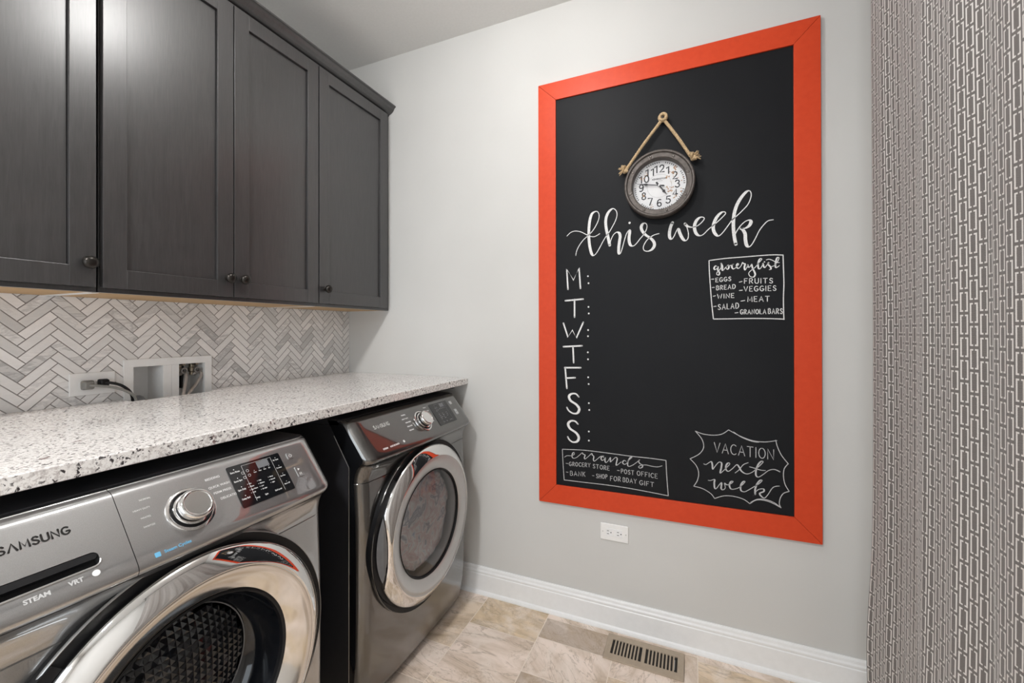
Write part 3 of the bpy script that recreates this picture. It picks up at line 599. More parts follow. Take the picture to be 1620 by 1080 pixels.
# ------------------------------------------------------------------ outlet under the chalkboard
go = empty('wall_outlet', (1.4898, -0.0004, 0.4106)); tag(go, 'white horizontal safety outlet on the painted wall below the chalkboard', 'outlet')
MB().box(-0.0587, 0.0587, -0.0062, 0, -0.0358, 0.0358).build('cover_plate', MWHITEP, go, bevel=0.003)
MB().box(-0.0335, 0.0335, -0.0078, -0.0060, -0.0165, 0.0165).build('receptacle', MTRIM, go, bevel=0.0006)
for sx in (-0.026, 0.016):
    for dz in (-0.0065, 0.006): MB().box(sx - 0.004, sx + 0.004, -0.0081, -0.0077, dz - 0.0011, dz + 0.0011).build('socket_slot', MHOLE, go)
    MB().lathe([(0, 0.0003), (0.0024, 0.0003), (0.0024, 0)], frame_mat((sx + 0.0125, -0.0078, 0), (1, 0, 0), (0, 0, 1), (0, -1, 0)), 12).build('ground_hole', MHOLE, go)
MB().box(-0.0085, -0.0005, -0.0086, -0.0076, -0.0105, 0.0105).build('test_button', MWHITEP, go, bevel=0.0004)
for x in (-0.0485, 0.0485): MB().lathe([(0, 0.0009), (0.002, 0.0007), (0.0026, 0)], frame_mat((x, -0.0062, 0), (1, 0, 0), (0, 0, 1), (0, -1, 0)), 12).build('screw', MSTEEL, go, smooth=True)

# ------------------------------------------------------------------ floor register
fv = empty('floor_register', (1.621, -0.1122, 0)); tag(fv, 'taupe metal floor register beside the white baseboard', 'floor vent')
hx, hy = 0.1465, 0.0705
b = MB(); z0, z1 = 0.0, 0.0055
b.box(-hx, hx, hy - 0.029, hy, z0, z1).box(-hx, hx, -hy, -hy + 0.029, z0, z1)
b.box(-hx, -hx + 0.023, -hy + 0.029, hy - 0.029, z0, z1).box(hx - 0.024, hx, -hy + 0.029, hy - 0.029, z0, z1).box(-0.008, 0.006, -hy + 0.029, hy - 0.029, z0, z1)
b.build('register_plate', MVENT, fv, bevel=0.0015)
MB().box(-hx + 0.02, hx - 0.02, -hy + 0.02, hy - 0.02, 0.0002, 0.0009).build('duct_opening', MDARK, fv)
for a, c in ((-hx + 0.023, -0.008), (0.006, hx - 0.024)):
    p = (c - a) / 9
    for k in range(1, 9):
        x = a + p * k - 0.0005
        MB().box(x - 0.0029, x + 0.0029, -hy + 0.029, hy - 0.029, 0.001, 0.0052).build('louver', MVENT, fv)
MB().tube([(0.112, -0.030, 0.003), (0.112, 0.022, 0.003)], 0.0022, 8).build('damper_lever', MSTEEL, fv)

# ------------------------------------------------------------------ curtain
def build_curtain():
    X0, YS, YE, ZT, ZB = 2.313, -0.190, -1.50, 2.66, 0.045
    ny, nz = 220, 90
    def px(t, z):
        k = 1.0 + 0.55 * (1 - z / ZT)
        x = X0 + k * (0.009 * math.sin(2 * PI * (t - 0.06) / 0.40) + 0.0032 * math.sin(2 * PI * t / 0.125 + 0.7 + 0.25 * z) + 0.0007 * math.sin(2 * PI * t / 0.052 + 1.3 * z))
        e = math.exp(-((z - 0.30) / 0.24) ** 2)
        return x - 0.013 * e * max(0.0, 1 - t / 0.055) ** 2
    def py(t, z):
        w = max(0.0, 1 - t / 0.12)
        e = math.exp(-((z - 0.30) / 0.22) ** 2)
        return YS - t - w * 0.012 * math.sin(z * 1.7)
    vs = []; us = []; fs = []
    for j in range(nz + 1):
        z = ZB + (ZT - ZB) * j / nz; s = 0.0; last = None
        for i in range(ny + 1):
            t = (YS - YE) * i / ny
            p = Vector((px(t, z), py(t, z), z))
            if last is not None: s += (p - last).length
            last = p; vs.append(p); us.append((s, z))
    for j in range(nz):
        for i in range(ny):
            a = j * (ny + 1) + i; fs.append((a, a + ny + 1, a + ny + 2, a + 1))
    me = bpy.data.meshes.new('fabric_panel'); me.from_pydata([tuple(v) for v in vs], [], fs)
    uv = me.uv_layers.new(name='UVMap')
    for l in me.loops: uv.data[l.index].uv = us[l.vertex_index]
    me.materials.append(MCURT)
    for p in me.polygons: p.use_smooth = True
    e = empty('curtain', (0, 0, 0)); tag(e, 'grey curtain with a pale linked rectangle print hanging beside the chalkboard wall', 'curtain')
    o = bpy.data.objects.new('fabric_panel', me); COL.objects.link(o); o.parent = e
    md = o.modifiers.new('solid', 'SOLIDIFY'); md.thickness = 0.0016
    MB().tube([(2.313, -0.05, 2.672), (2.313, -1.6, 2.672)], 0.012, 14).build('curtain_rod', MBRONZE, e, smooth=True)
    for y in (-0.09, -1.55): MB().box(2.305, RX, y - 0.008, y + 0.008, 2.664, 2.680).build('rod_bracket', MBRONZE, e)
build_curtain()

# ------------------------------------------------------------------ ceiling light
def ceiling_lamp(pos, label, m):
    cl = empty('ceiling_light', (pos[0], pos[1], RZ)); tag(cl, label, 'ceiling light', 'flush ceiling lights')
    MD = Matrix.Rotation(PI, 4, 'X')
    MB().lathe([(0, 0.0), (0.085, 0.0), (0.088, 0.015), (0.080, 0.040), (0.045, 0.047), (0, 0.047)], MD, 48).build('light_base', MSTEEL, cl, smooth=True)
    MB().lathe([(0.105 * math.sin(t), 0.128 - 0.082 * math.cos(t)) for t in (PI * k / 16 for k in range(17))], MD, 40).build('diffuser', m, cl, smooth=True)
ceiling_lamp(LIGHT, 'round flush ceiling light over the washer and dryer aisle', emission('lit_frosted_globe', (1.0, 0.985, 0.965), GLOW))
def fill_lamp(pos, label, m):  # second fixture, added behind the viewer as fill light
    cl = empty('ceiling_light', (pos[0], pos[1], RZ)); tag(cl, label, 'ceiling light', 'flush ceiling lights')
    MD = Matrix.Rotation(PI, 4, 'X')
    MB().lathe([(0, 0.0), (0.142, 0.0), (0.145, 0.004), (0.140, 0.010), (0.122, 0.012), (0, 0.012)], MD, 48).build('light_base', MWHITEP, cl, smooth=True)
    MB().lathe([(0.120, 0.0125), (0, 0.0135)], MD, 48).build('diffuser', m, cl, smooth=True)
fill_lamp(FILL_POS, 'added flat round fill light by the window wall behind the viewer', emission('fill_light_diffuser', (1.0, 0.985, 0.965), FILL_GLOW))

# ------------------------------------------------------------------ washer and dryer
HW = 0.343
PROF = [(0.03, -0.020), (0.05, -0.012), (0.15, 0.004), (0.35, 0.010), (0.60, 0.009), (0.774, 0.002), (0.79, 0.003), (0.812, 0.009), (0.828, 0.018), (0.838, 0.0270), (0.845, 0.0310), (0.852, 0.0305), (0.8620, 0.0246), (0.966, -0.056), (0.972, -0.0640), (0.976, -0.0760)]
def prof(z):
    if z >= 0.862 and z <= 0.966: return -0.056 + (0.966 - z) * 0.775
    P = PROF
    for k in range(len(P) - 1):
        if P[k][0] <= z <= P[k + 1][0]:
            t = (z - P[k][0]) / (P[k + 1][0] - P[k][0]); h = P[k + 1][0] - P[k][0]
            def tan(i):
                if i <= 0 or i >= len(P) - 1: return 0.0
                return (P[i + 1][1] - P[i - 1][1]) / (P[i + 1][0] - P[i - 1][0])
            m0, m1 = tan(k), tan(k + 1)
            return (2 * t ** 3 - 3 * t * t + 1) * P[k][1] + (t ** 3 - 2 * t * t + t) * h * m0 + (-2 * t ** 3 + 3 * t * t) * P[k + 1][1] + (t ** 3 - t * t) * h * m1
    return P[0][1] if z < P[0][0] else P[-1][1]
def inset(v, z, r=0.042):
    d = HW - abs(v); bow = 0.010 * (abs(v) / HW) ** 2.5 * min(1.0, max(0.0, (0.858 - z) / 0.025))
    return bow + (r - math.sqrt(max(0.0, r * r - (r - d) ** 2)) if d < r else 0.0)
def fx(v, z): return prof(z) - inset(v, z)
def outline(z): return -0.052 if z < 0.826 else -0.052 - (z - 0.826) * 0.66
VS_ = [-HW, -0.3425, -0.3408, -0.338, -0.334, -0.329, -0.323, -0.316, -0.308, -0.300]
VS = VS_ + [-0.29 + 0.01 * k for k in range(59)] + [-v for v in VS_[::-1]]
def zlist(z0, z1):
    base = [0.03, 0.035, 0.042, 0.05] + [0.06 + 0.01 * k for k in range(71)] + [0.77, 0.7725, 0.774, 0.7755, 0.778, 0.783, 0.79, 0.797, 0.804, 0.81, 0.816, 0.822, 0.827, 0.831, 0.835, 0.8365, 0.838, 0.841, 0.844, 0.847, 0.85, 0.853, 0.856, 0.859, 0.862, 0.868, 0.875, 0.885, 0.895, 0.905, 0.915, 0.925, 0.935, 0.945, 0.955, 0.962, 0.966, 0.968, 0.970, 0.972, 0.974, 0.9755, 0.976]
    return sorted(set([z0, z1] + [z for z in base if z0 + 1e-4 < z < z1 - 1e-4]))
def skin(z0, z1, v0=-HW, v1=HW, hole=None, skip=None, back=True, side=False):
    zs = zlist(z0, z1); vs = sorted(set([v0, v1] + [v for v in VS if v0 + 1e-4 < v < v1 - 1e-4]))
    b = MB(); pts = []; cols = []
    if back and v0 <= -HW + 1e-6: cols.append((-HW, True))
    cols += [(v, False) for v in vs]
    if back and v1 >= HW - 1e-6: cols.append((HW, True))
    idx = {}
    for j, z in enumerate(zs):
        for i, (v, bk) in enumerate(cols):
            gz = -0.0022 if abs(z - 0.774) < 0.0008 else 0.0
            x = outline(z) if bk else fx(v, z) + gz
            idx[i, j] = len(pts); pts.append((x, v, z))
    fs = []
    for j in range(len(zs) - 1):
        for i in range(len(cols) - 1):
            cv_, cz = (cols[i][0] + cols[i + 1][0]) / 2, (zs[j] + zs[j + 1]) / 2
            if (cols[i][1] or cols[i + 1][1] or abs(cv_) > 0.3396) != side: continue
            if hole and math.hypot(cv_, cz - hole[0]) < hole[1]: continue
            if skip and skip(cv_, cz): continue
            fs.append((idx[i, j], idx[i + 1, j], idx[i + 1, j + 1], idx[i, j + 1]))
    used = sorted({k for f in fs for k in f}); mp = {k: n for n, k in enumerate(used)}
    return b.add([pts[k] for k in used], [tuple(mp[k] for k in f) for f in fs])
NRM = Vector((0.7904, 0, 0.6126)); UPV = Vector((-0.6126, 0, 0.7904))
def PP(v, z, h=0.0):
    p = Vector((prof(z) - inset(v, z), v, z)); return p + NRM * h
def MPanel(v, z, h=0.0): return frame_mat(PP(v, z, h), (0, 1, 0), UPV, NRM)
ZC = 0.536
MDOOR = frame_mat((0, 0, ZC), (0, 1, 0), (0, 0, 1), (1, 0, 0))
def rrect(w, h, r, n=6):
    return [(cx + r * math.cos(a0 + PI / 2 * k / n), cy + r * math.sin(a0 + PI / 2 * k / n)) for cx, cy, a0 in ((w / 2 - r, h / 2 - r, 0), (-w / 2 + r, h / 2 - r, PI / 2), (-w / 2 + r, -h / 2 + r, PI), (w / 2 - r, -h / 2 + r, 3 * PI / 2)) for k in range(n + 1)]
def slab(poly, M, h0, h1):
    n = len(poly); b = MB()
    return b.add([M @ Vector((x, y, h0)) for x, y in poly] + [M @ Vector((x, y, h1)) for x, y in poly], [tuple(range(n))[::-1], tuple(range(n, 2 * n))] + [(i, (i + 1) % n, n + (i + 1) % n, n + i) for i in range(n)])

def machine(name, label, cat, Xf, yc, washer):
    e = empty(name, (Xf, yc, 0)); tag(e, label, cat)
    MDOOR = frame_mat((0, 0 if washer else -0.008, ZC if washer else ZC - 0.007), (0, 1, 0), (0, 0, 1), (1, 0, 0)) @ Matrix.Diagonal((1, 1, 1, 1) if washer else (1.012, 1.02, 1, 1))
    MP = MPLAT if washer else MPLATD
    # cabinet
    pl = [(-0.70, 0.018), (-0.056, 0.018), (-0.056, 0.826), (-0.121, 0.924), (-0.142, 0.955), (-0.70, 0.955)]
    sides = MB()
    for v in (-HW, HW - 0.004): sides.prism([(x, z) for x, z in pl], v + 0.0004, v + 0.0036, 'y')
    sides.box(-0.70, -0.696, -HW + 0.004, HW - 0.004, 0.018, 0.955).box(-0.70, -0.06, -HW + 0.004, HW - 0.004, 0.018, 0.022)
    sides.build('cabinet_shell', MBLACK, e, bevel=0.0008)
    MB().tube([(-0.0565, -HW + 0.0004, 0.03), (-0.0565, -HW + 0.0004, 0.826), (-0.1213, -HW + 0.0004, 0.924)], 0.0010, 6).build('edge_highlight', MSTEEL, e)  # bright steel tube standing in for the highlight along the shell edge
    MB().box(-0.702, -0.096, -HW, HW, 0.9555, 0.9765).build('top_cover', MBLACK, e, bevel=0.004, smooth=True)
    for sx in (-0.66, -0.09):
        for sv in (-0.30, 0.30): MB().lathe([(0, 0), (0.022, 0), (0.022, 0.010), (0.010, 0.012), (0.010, 0.019), (0, 0.019)], Matrix.Translation((sx, sv, 0)), 16).build('leveling_foot', MBLACKP, e)
    # front skins
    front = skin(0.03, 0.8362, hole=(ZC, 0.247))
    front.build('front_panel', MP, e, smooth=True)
    for a_, b_ in ((-HW, -0.3), (0.3, HW)):
        skin(0.03, 0.976, a_, b_, side=True).build('dark_reflection_wrap', MGLOSSB, e, smooth=True)  # platinum side wrap coloured black to stand in for its dark reflection
    vsplit = -0.1045
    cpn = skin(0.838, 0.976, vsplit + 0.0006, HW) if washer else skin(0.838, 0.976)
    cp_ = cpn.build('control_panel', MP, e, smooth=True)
    MB().box(-0.100, -0.072, -HW + 0.012, HW - 0.012, 0.966, 0.9745).build('panel_cap', MBLACKP, e, bevel=0.002)
    if washer:
        s0, s1, t0, t1 = -0.292, -0.148, 0.8790, 0.8985
        dr = skin(0.838, 0.976, -HW, vsplit - 0.0006, skip=lambda v, z: s0 - 0.02 < v < s1 + 0.02 and 0.868 < z < 0.915)
        # flat middle of the drawer front with the grip slot cut through
        a0, a1 = -0.31, -0.13
        zz0, zz1 = 0.868, 0.915
        bm = bmesh.new()
        Mid = MPanel((s0 + s1) / 2, (t0 + t1) / 2)
        vs = sorted(set([v for v in VS if v < vsplit - 0.0006] + [-HW, vsplit - 0.0006]))
        inner = [v for i, v in enumerate(vs)]
        cl_ = [i for i in range(len(vs) - 1) if s0 - 0.02 < (vs[i] + vs[i + 1]) / 2 < s1 + 0.02]
        va, vb = vs[cl_[0]], vs[cl_[-1] + 1]
        zs = zlist(0.838, 0.976); zl = [j for j in range(len(zs) - 1) if 0.868 < (zs[j] + zs[j + 1]) / 2 < 0.915]
        za, zb = zs[zl[0]], zs[zl[-1] + 1]
        outer = [(v, za) for v in vs if va - 1e-6 <= v <= vb + 1e-6] + [(vb, z) for z in zs if za + 1e-6 < z < zb - 1e-6] + [(v, zb) for v in reversed(vs) if va - 1e-6 <= v <= vb + 1e-6] + [(va, z) for z in reversed(zs) if za + 1e-6 < z < zb - 1e-6]
        hl = (t1 - t0) / 0.7904
        slot = [(x + (s0 + s1) / 2, (t0 + t1) / 2 + y * 0.7904) for x, y in rrect(s1 - s0, hl, 0.0095)]
        def loop(pts, h=0.0):
            v_ = [bm.verts.new(PP(v, z, h)) for v, z in pts]
            return v_, [bm.edges.new((v_[i], v_[(i + 1) % len(v_)])) for i in range(len(v_))]
        ov, oe = loop(outer); iv, ie = loop(slot)
        bmesh.ops.triangle_fill(bm, use_beauty=True, use_dissolve=False, edges=oe + ie)
        bv = [bm.verts.new(PP(v, z, -0.018)) for v, z in slot]
        for i in range(len(iv)):
            j = (i + 1) % len(iv); bm.faces.new((iv[i], iv[j], bv[j], bv[i]))
        bm.verts.index_update(); bm.faces.ensure_lookup_table()
        dr.add([v.co.copy() for v in bm.verts], [tuple(v.index for v in f.verts) for f in bm.faces]); bm.free()
        dd = dr.build('detergent_drawer', MP, e, smooth=True)
        slab(rrect(s1 - s0 - 0.0006, hl - 0.0006, 0.0092), Mid, -0.0175, -0.0165).build('drawer_grip', MBLACKP, dd)
        slab(rrect(s1 - s0 - 0.004, 0.011, 0.004), Mid @ Matrix.Translation((0, 0.0060, 0)), -0.016, -0.0012).build('grip_hood', MBLACKP, dd)
        q = rrect(s1 - s0 + 0.0012, hl + 0.0012, 0.0098)
        lip = [p for p in q if p[1] < 0.002]
        lip = sorted([p for p in lip], key=lambda p: math.atan2(p[1] + 0.001, p[0]))
        MB().tube([PP((s0 + s1) / 2 + x, (t0 + t1) / 2 + y * 0.7904, 0.0006) for x, y in lip], 0.0017, 8).build('grip_trim', MSILVER, dd, smooth=True)
    # brand letters on the panel
    LW, LH = 0.0032, 0.0165
    lb = MB()
    caps(lb, 'S^MSUNG', (0, 0), (0.0800, 0), 0.0125, 0.0027, Matrix.Identity(4), 0.0, gap=0.30)
    lb.v = [tuple(PP(-0.252 + x, 0.9335 + y * 0.7904, 0.0006)) for x, y, z in lb.v]
    lb.build('maker_lettering', MINKD if washer else MCHROME, cp_ if not washer else dd, recalc=False)
    # printed texts
    cur = [None, None, None]
    def tx(s, v, z, size, al='LEFT', bold=0.0, sx=1.0):
        q = MB(); text_mesh(s, size, Matrix.Identity(4), q, sx, al, bold)
        MB().add([PP(v + x, z + y * 0.7904, 0.0005) for x, y, _ in q.v], q.f).build(cur[0], cur[1], cur[2], recalc=False)
    if washer:
        cur[:] = ['drawer_lettering', MINKS, dd]
        tx('STEAM', -0.242, 0.8665, 0.0098, bold=0.0004); tx('VRT', -0.192, 0.8667, 0.0098, bold=0.0004)
        slab([(0.0052 * math.cos(2 * PI * k / 24), 0.0052 * math.sin(2 * PI * k / 24)) for k in range(24)], MPanel(-0.158, 0.8700), 0.0003, 0.0007).build('badge', MINK, dd)
        cur[:] = ['cycle_lettering', MINK, cp_]
        for s, v, z in (('BEDDING', 0.048, 0.9460), ('QUICK WASH', 0.048, 0.9300), ('PERM PRESS', 0.0535, 0.9185), ('DELICATES', 0.062, 0.9060)): tx(s, v, z, 0.0072, bold=0.0001)
        for s, v, z in (('NORMAL', -0.052, 0.9470), ('HEAVY DUTY', -0.058, 0.9330), ('WHITES', -0.062, 0.9190), ('SANITIZE', -0.060, 0.9050)): tx(s, v, z, 0.0045, 'RIGHT')
        cur[:] = ['steam_lettering', MINKB, cp_]
        tx('Steam Cycles', -0.063, 0.8585, 0.0085, bold=0.0002)
        slab(rrect(0.009, 0.009, 0.001), MPanel(-0.0735, 0.8605), 0.0003, 0.0006).build('steam_icon', MINKB, cp_)
    else:
        cur[:] = ['cycle_lettering', MINK, cp_]
        tx('STEAM', -0.262, 0.8705, 0.0080, bold=0.0006); tx('MOISTURE SENSOR', -0.226, 0.8705, 0.0078, bold=0.0004, sx=0.72)
        slab([(0.0050 * math.cos(2 * PI * k / 24), 0.0050 * math.sin(2 * PI * k / 24)) for k in range(24)], MPanel(-0.150, 0.8735), 0.0003, 0.0007).build('badge', MINK, cp_)
        for k, (s, z) in enumerate((('NORMAL', 0.948), ('HEAVY DUTY', 0.935), ('PERM PRESS', 0.922), ('DELICATES', 0.909), ('BEDDING', 0.896))):
            tx(s, -0.058 - 0.004 * abs(k - 2), z, 0.0062, 'RIGHT', 0.0003)
        for k, (s, z) in enumerate((('TIME DRY', 0.952), ('QUICK DRY', 0.939), ('AIR FLUFF', 0.926), ('WOOL', 0.913), ('STEAM', 0.900))):
            tx(s, 0.054 + 0.002 * k, z, 0.0056, 'LEFT', 0.0002, 0.8)
    # selector dial
    kv, kz = (0.004, 0.9085) if washer else (0.010, 0.9130)
    MKN = MPanel(kv, kz); S = 48
    dl = MB().lathe([(0.0455, 0.0), (0.0450, 0.0025), (0.0425, 0.0040), (0.0395, 0.0040), (0.0388, 0.0030)], MKN, S).build('dial_base', MCHROME, cp_, smooth=True)
    MB().lathe([(0.0390, 0.0028), (0.0345, 0.0022), (0.0338, 0.0030), (0, 0.0030)], MKN, S).build('dial_gap', MBLACKP, dl, smooth=True)
    MB().lathe([(0.0350, 0.003), (0.0345, 0.0075), (0.0320, 0.0092), (0.0300, 0.0092)], MKN, S).build('dial_collar', MCHROME, dl, smooth=True)
    MB().lathe([(0.0302, 0.009), (0.0292, 0.012), (0.0292, 0.016)], MKN, S).build('dial_band', MBLACKP, dl, smooth=True)
    MB().lathe([(0.0295, 0.0150), (0.0318, 0.0180), (0.0318, 0.0250), (0.0300, 0.0285), (0.0265, 0.0300), (0.0242, 0.0292), (0.0236, 0.0284), (0, 0.0284)], MKN, S).build('dial_knob', MCHROME, dl, smooth=True, angle=0.9)
    # display
    d0, d1, e0, e1 = (0.0965, 0.2300, 0.8765, 0.9585)
    mid = MPanel((d0 + d1) / 2, (e0 + e1) / 2); w, h = d1 - d0, (e1 - e0) / 0.7904
    ds = slab(rrect(w, h, 0.004), mid, 0.0002, 0.0014).build('display_window', MGLOSSB, cp_, bevel=0.0004)
    p = MB(); Md = mid @ Matrix.Translation((0, 0, 0.0017))
    if washer:
        for k, s in enumerate(('Extra Rinse', 'Extra Spin', 'Spin Only', 'Delay End')):
            y = h / 2 - 0.018 - k * 0.0225
            text_mesh(s, 0.0058, T2(Md, -w / 2 + 0.0045, y), p, 0.8, 'LEFT', 0.00012); dot(p, (-w / 2 + 0.015, y + 0.0085), 0.0011, Md)
        for k, s in enumerate(('My Cycle', 'Pre Soak', 'Eco Plus', 'Alarm Off')):
            y = h / 2 - 0.018 - k * 0.0225
            text_mesh(s, 0.0045, T2(Md, w / 2 - 0.0225, y), p, 0.85, 'LEFT', 0.0001); dot(p, (w / 2 - 0.014, y + 0.007), 0.0008, Md)
    colsx = ((-0.034, ('Hot', 'Warm', 'Eco Warm', 'Cold')), (-0.010, ('High', 'Medium', 'Low', 'No Spin')), (0.018, ('Heavy', 'Normal', 'Light', '')))
    for x, L in colsx:
        for k, s in enumerate(L):
            if s: text_mesh(s, 0.0042, T2(Md, x, -0.003 - k * 0.0075), p, 0.85, 'LEFT', 0.0001); dot(p, (x - 0.003, -0.0017 - k * 0.0075), 0.0008, Md)
    for x, s in ((-0.034, 'Temp'), (-0.010, 'Spin'), (0.016, 'Soil Level')): text_mesh(s, 0.0055, T2(Md, x, -0.041), p, 0.85, 'LEFT', 0.0001)
    for k in range(4): text_mesh(('Sense', 'Wash', 'Rinse', 'Spin')[k], 0.0036, T2(Md, -0.012 + 0.0125 * k, 0.020), p, 0.8, 'LEFT', 0.0001); dot(p, (-0.009 + 0.0125 * k, 0.0255), 0.0007, Md)
    for cx, cy in ((-0.036, 0.028), (-0.024, 0.030), (-0.036, 0.016), (-0.024, 0.018)): ribbon(p, [(cx + 0.003 * math.cos(t), cy + 0.003 * math.sin(t)) for t in (2 * PI * k / 14 for k in range(15))], 0.0006, Md)
    for x in (-w / 2 + 0.034, w / 2 - 0.026): ribbon(p, [(x, -h / 2 + 0.006), (x, h / 2 - 0.006)], 0.0005, Md)
    ribbon(p, [(-w / 2 + 0.034, h / 2 - 0.006), (w / 2 - 0.026, h / 2 - 0.006)], 0.0004, Md)
    p.build('display_lettering', MINKG if not washer else MINK, ds, recalc=False)
    slab(rrect(0.030, 0.017, 0.001), Md @ Matrix.Translation((0.017, 0.036, 0)), 0.0, 0.0002).build('time_readout', MGREY, ds)
    for v, z, ww, h2 in ((0.256, 0.9445, 0.017, 0.017), (0.2605, 0.9060, 0.017, 0.028)):
        bt = slab(rrect(ww, h2, 0.002), MPanel(v, z), -0.0005, 0.0022).build('push_button', MPLAT, cp_, bevel=0.0006)
        ip = MB(); Mi = MPanel(v, z, 0.0025)
        if h2 < 0.02: ribbon(ip, [(0.0038 * math.sin(t), 0.0038 * math.cos(t)) for t in (0.7 + (2 * PI - 1.4) * k / 14 for k in range(15))], 0.0011, Mi); ribbon(ip, [(0, 0.001), (0, 0.005)], 0.0011, Mi)
        else:
            ip.add([Mi @ Vector(q) for q in ((-0.003, 0.003, 0), (-0.003, 0.010, 0), (0.003, 0.0065, 0))], [(0, 1, 2)])
            for xx in (-0.002, 0.002): ribbon(ip, [(xx, -0.009), (xx, -0.003)], 0.0014, Mi)
        ip.build('button_icon', MINK, bt, recalc=False)
    # door
    rec = MB().lathe([(0.245, 0.004), (0.240, 0.0155), (0.3020, 0.0155), (0.3055, 0.0165), (0.3060, 0.000)], MDOOR, 96)
    dr_ = rec.build('door_recess', MBLACKP, e, smooth=True)
    MB().lathe([(0.3055 + 0.0016 * math.cos(t), 0.0135 + 0.0040 * math.sin(t)) for t in (2 * PI * k / 10 for k in range(11))], MDOOR, 96).build('door_bezel', MP, e, smooth=True)
    if True:
        # crescent shaped grip pocket on the latch side
        b = MB(); n = 40; pts = []
        for k in range(n + 1):
            a = PI - 0.80 + 1.60 * k / n; f = math.sin(PI * k / n) ** 0.8
            for r, x in ((0.288, 0.0222), (0.298, 0.0222 - 0.002), (0.3035 + 0.0175 * f, 0.0200), (0.3040 + 0.0185 * f, 0.004)):
                y, z = r * math.cos(a), r * math.sin(a); pts.append((x - max(0.0, inset(y, z + ZC) - 0.006), y, z + ZC))
        b.add(pts, [(4 * k + i, 4 * k + 4 + i, 4 * k + 5 + i, 4 * k + 1 + i) for k in range(n) for i in range(3)])
        b.build('grip_pocket', MBLACKP, e, smooth=True)
        b = MB(); pts = []
        for k in range(n + 1):
            a = PI - 0.50 + 1.0 * k / n; f = math.sin(PI * k / n) ** 0.7
            for r, x in ((0.268, 0.026), (0.282 + 0.006 * f, 0.0285), (0.284 + 0.020 * f, 0.024)):
                y, z = r * math.cos(a), r * math.sin(a); pts.append((x, y, z + ZC))
        b.add(pts, [(3 * k + i, 3 * k + 3 + i, 3 * k + 4 + i, 3 * k + 1 + i) for k in range(n) for i in range(2)])
        grip = b
    d = MB().lathe([(0.278, 0.0185), (0.2860, 0.0200), (0.2878, 0.0240), (0.2868, 0.0290), (0.2825, 0.0345), (0.2740, 0.0418), (0.2640, 0.0488), (0.2550, 0.0538), (0.2500, 0.0560), (0.2484, 0.0560)], MDOOR, 128, clamp=-0.2735 if washer else -0.262)
    door = d.build('door', MCHROME, e, smooth=True, angle=0)
    grip.build('door_grip', MGREY, door, smooth=True)
    if washer:
        MB().lathe([(0.2485, 0.0555), (0.2470, 0.0535), (0.2450, 0.0545), (0.2390, 0.0530), (0.2280, 0.0475), (0.2130, 0.0385), (0.2000, 0.0300), (0.1925, 0.0245)], MDOOR, 128).build('inner_ring', MCHROMEB, door, smooth=True, angle=0)
        MB().lathe([(0.1935, 0.0262), (0.1900, 0.0275), (0.1865, 0.0240), (0.1850, 0.0150)], MDOOR, 96).build('window_seal', MBLACKP, door, smooth=True)
        gb = MB().lathe([(0.1862, 0.0200), (0.1835, 0.0020), (0.1780, -0.020), (0.1680, -0.042), (0.1560, -0.058), (0.1500, -0.062)], MDOOR, 96).build('glass_bowl', MSMOKE, door, smooth=True)
        MB().lathe([(0.1500, -0.0615), (0.1490, -0.0585), (0.1470, -0.0600)], MDOOR, 96).build('bowl_rim', MGREY, gb, smooth=True)
        # pressed diamond pattern on the bowl bottom
        q = 0.0135; b = MB(); random.seed(9)
        def xb(y, z): return -0.060 + 0.030 * (1 - (y * y + z * z) / 0.148 ** 2)
        for i in range(-11, 12):
            for j in range(-11, 12):
                cy, cz = i * q, j * q
                if math.hypot(cy, cz) > 0.140: continue
                c = [(cy - q / 2, cz - q / 2), (cy + q / 2, cz - q / 2), (cy + q / 2, cz + q / 2), (cy - q / 2, cz + q / 2)]
                b.add([(xb(y, z), y, z + ZC) for y, z in c] + [(xb(cy, cz) + random.uniform(0.003, 0.0052), cy + random.uniform(-0.0022, 0.0022), cz + random.uniform(-0.0022, 0.0022) + ZC)], [(0, 1, 4), (1, 2, 4), (2, 3, 4), (3, 0, 4)])
        b.build('diamond_pattern', MSMOKE, gb)
    else:
        MB().lathe([(0.2485, 0.0555), (0.2468, 0.0530), (0.2440, 0.0540), (0.2350, 0.0535), (0.2150, 0.0490), (0.1980, 0.0420), (0.1950, 0.0395)], MDOOR, 128).build('inner_ring', MSILVER, door, smooth=True, angle=0)
        MB().lathe([(0.1965, 0.0412), (0.1935, 0.0425), (0.1905, 0.0400), (0.1895, 0.0330)], MDOOR, 96).build('window_seal', MBLACKP, door, smooth=True)
        MB().lathe([(0.1900, 0.0350), (0.17, 0.0405), (0.12, 0.0465), (0.06, 0.0495), (0.0, 0.0505)], MDOOR, 96).build('door_glass', MGLASS, door, smooth=True)
        MB().lathe([(0.1990, 0.030), (0.2080, -0.02), (0.2380, -0.03), (0.2400, -0.45), (0.0, -0.47)], MDOOR, 64).build('drum', MWHITEP, e, smooth=True)
    return e
machine('washing_machine', 'silver front loading washer with a chrome ringed door and faceted dark window, nearest the camera', 'washer', 0.860, -1.295, True)
dryer = machine('clothes_dryer', 'shade-toned silver dryer against the chalkboard wall, with laundry behind its clear door glass', 'dryer', 0.820, -0.430, False)
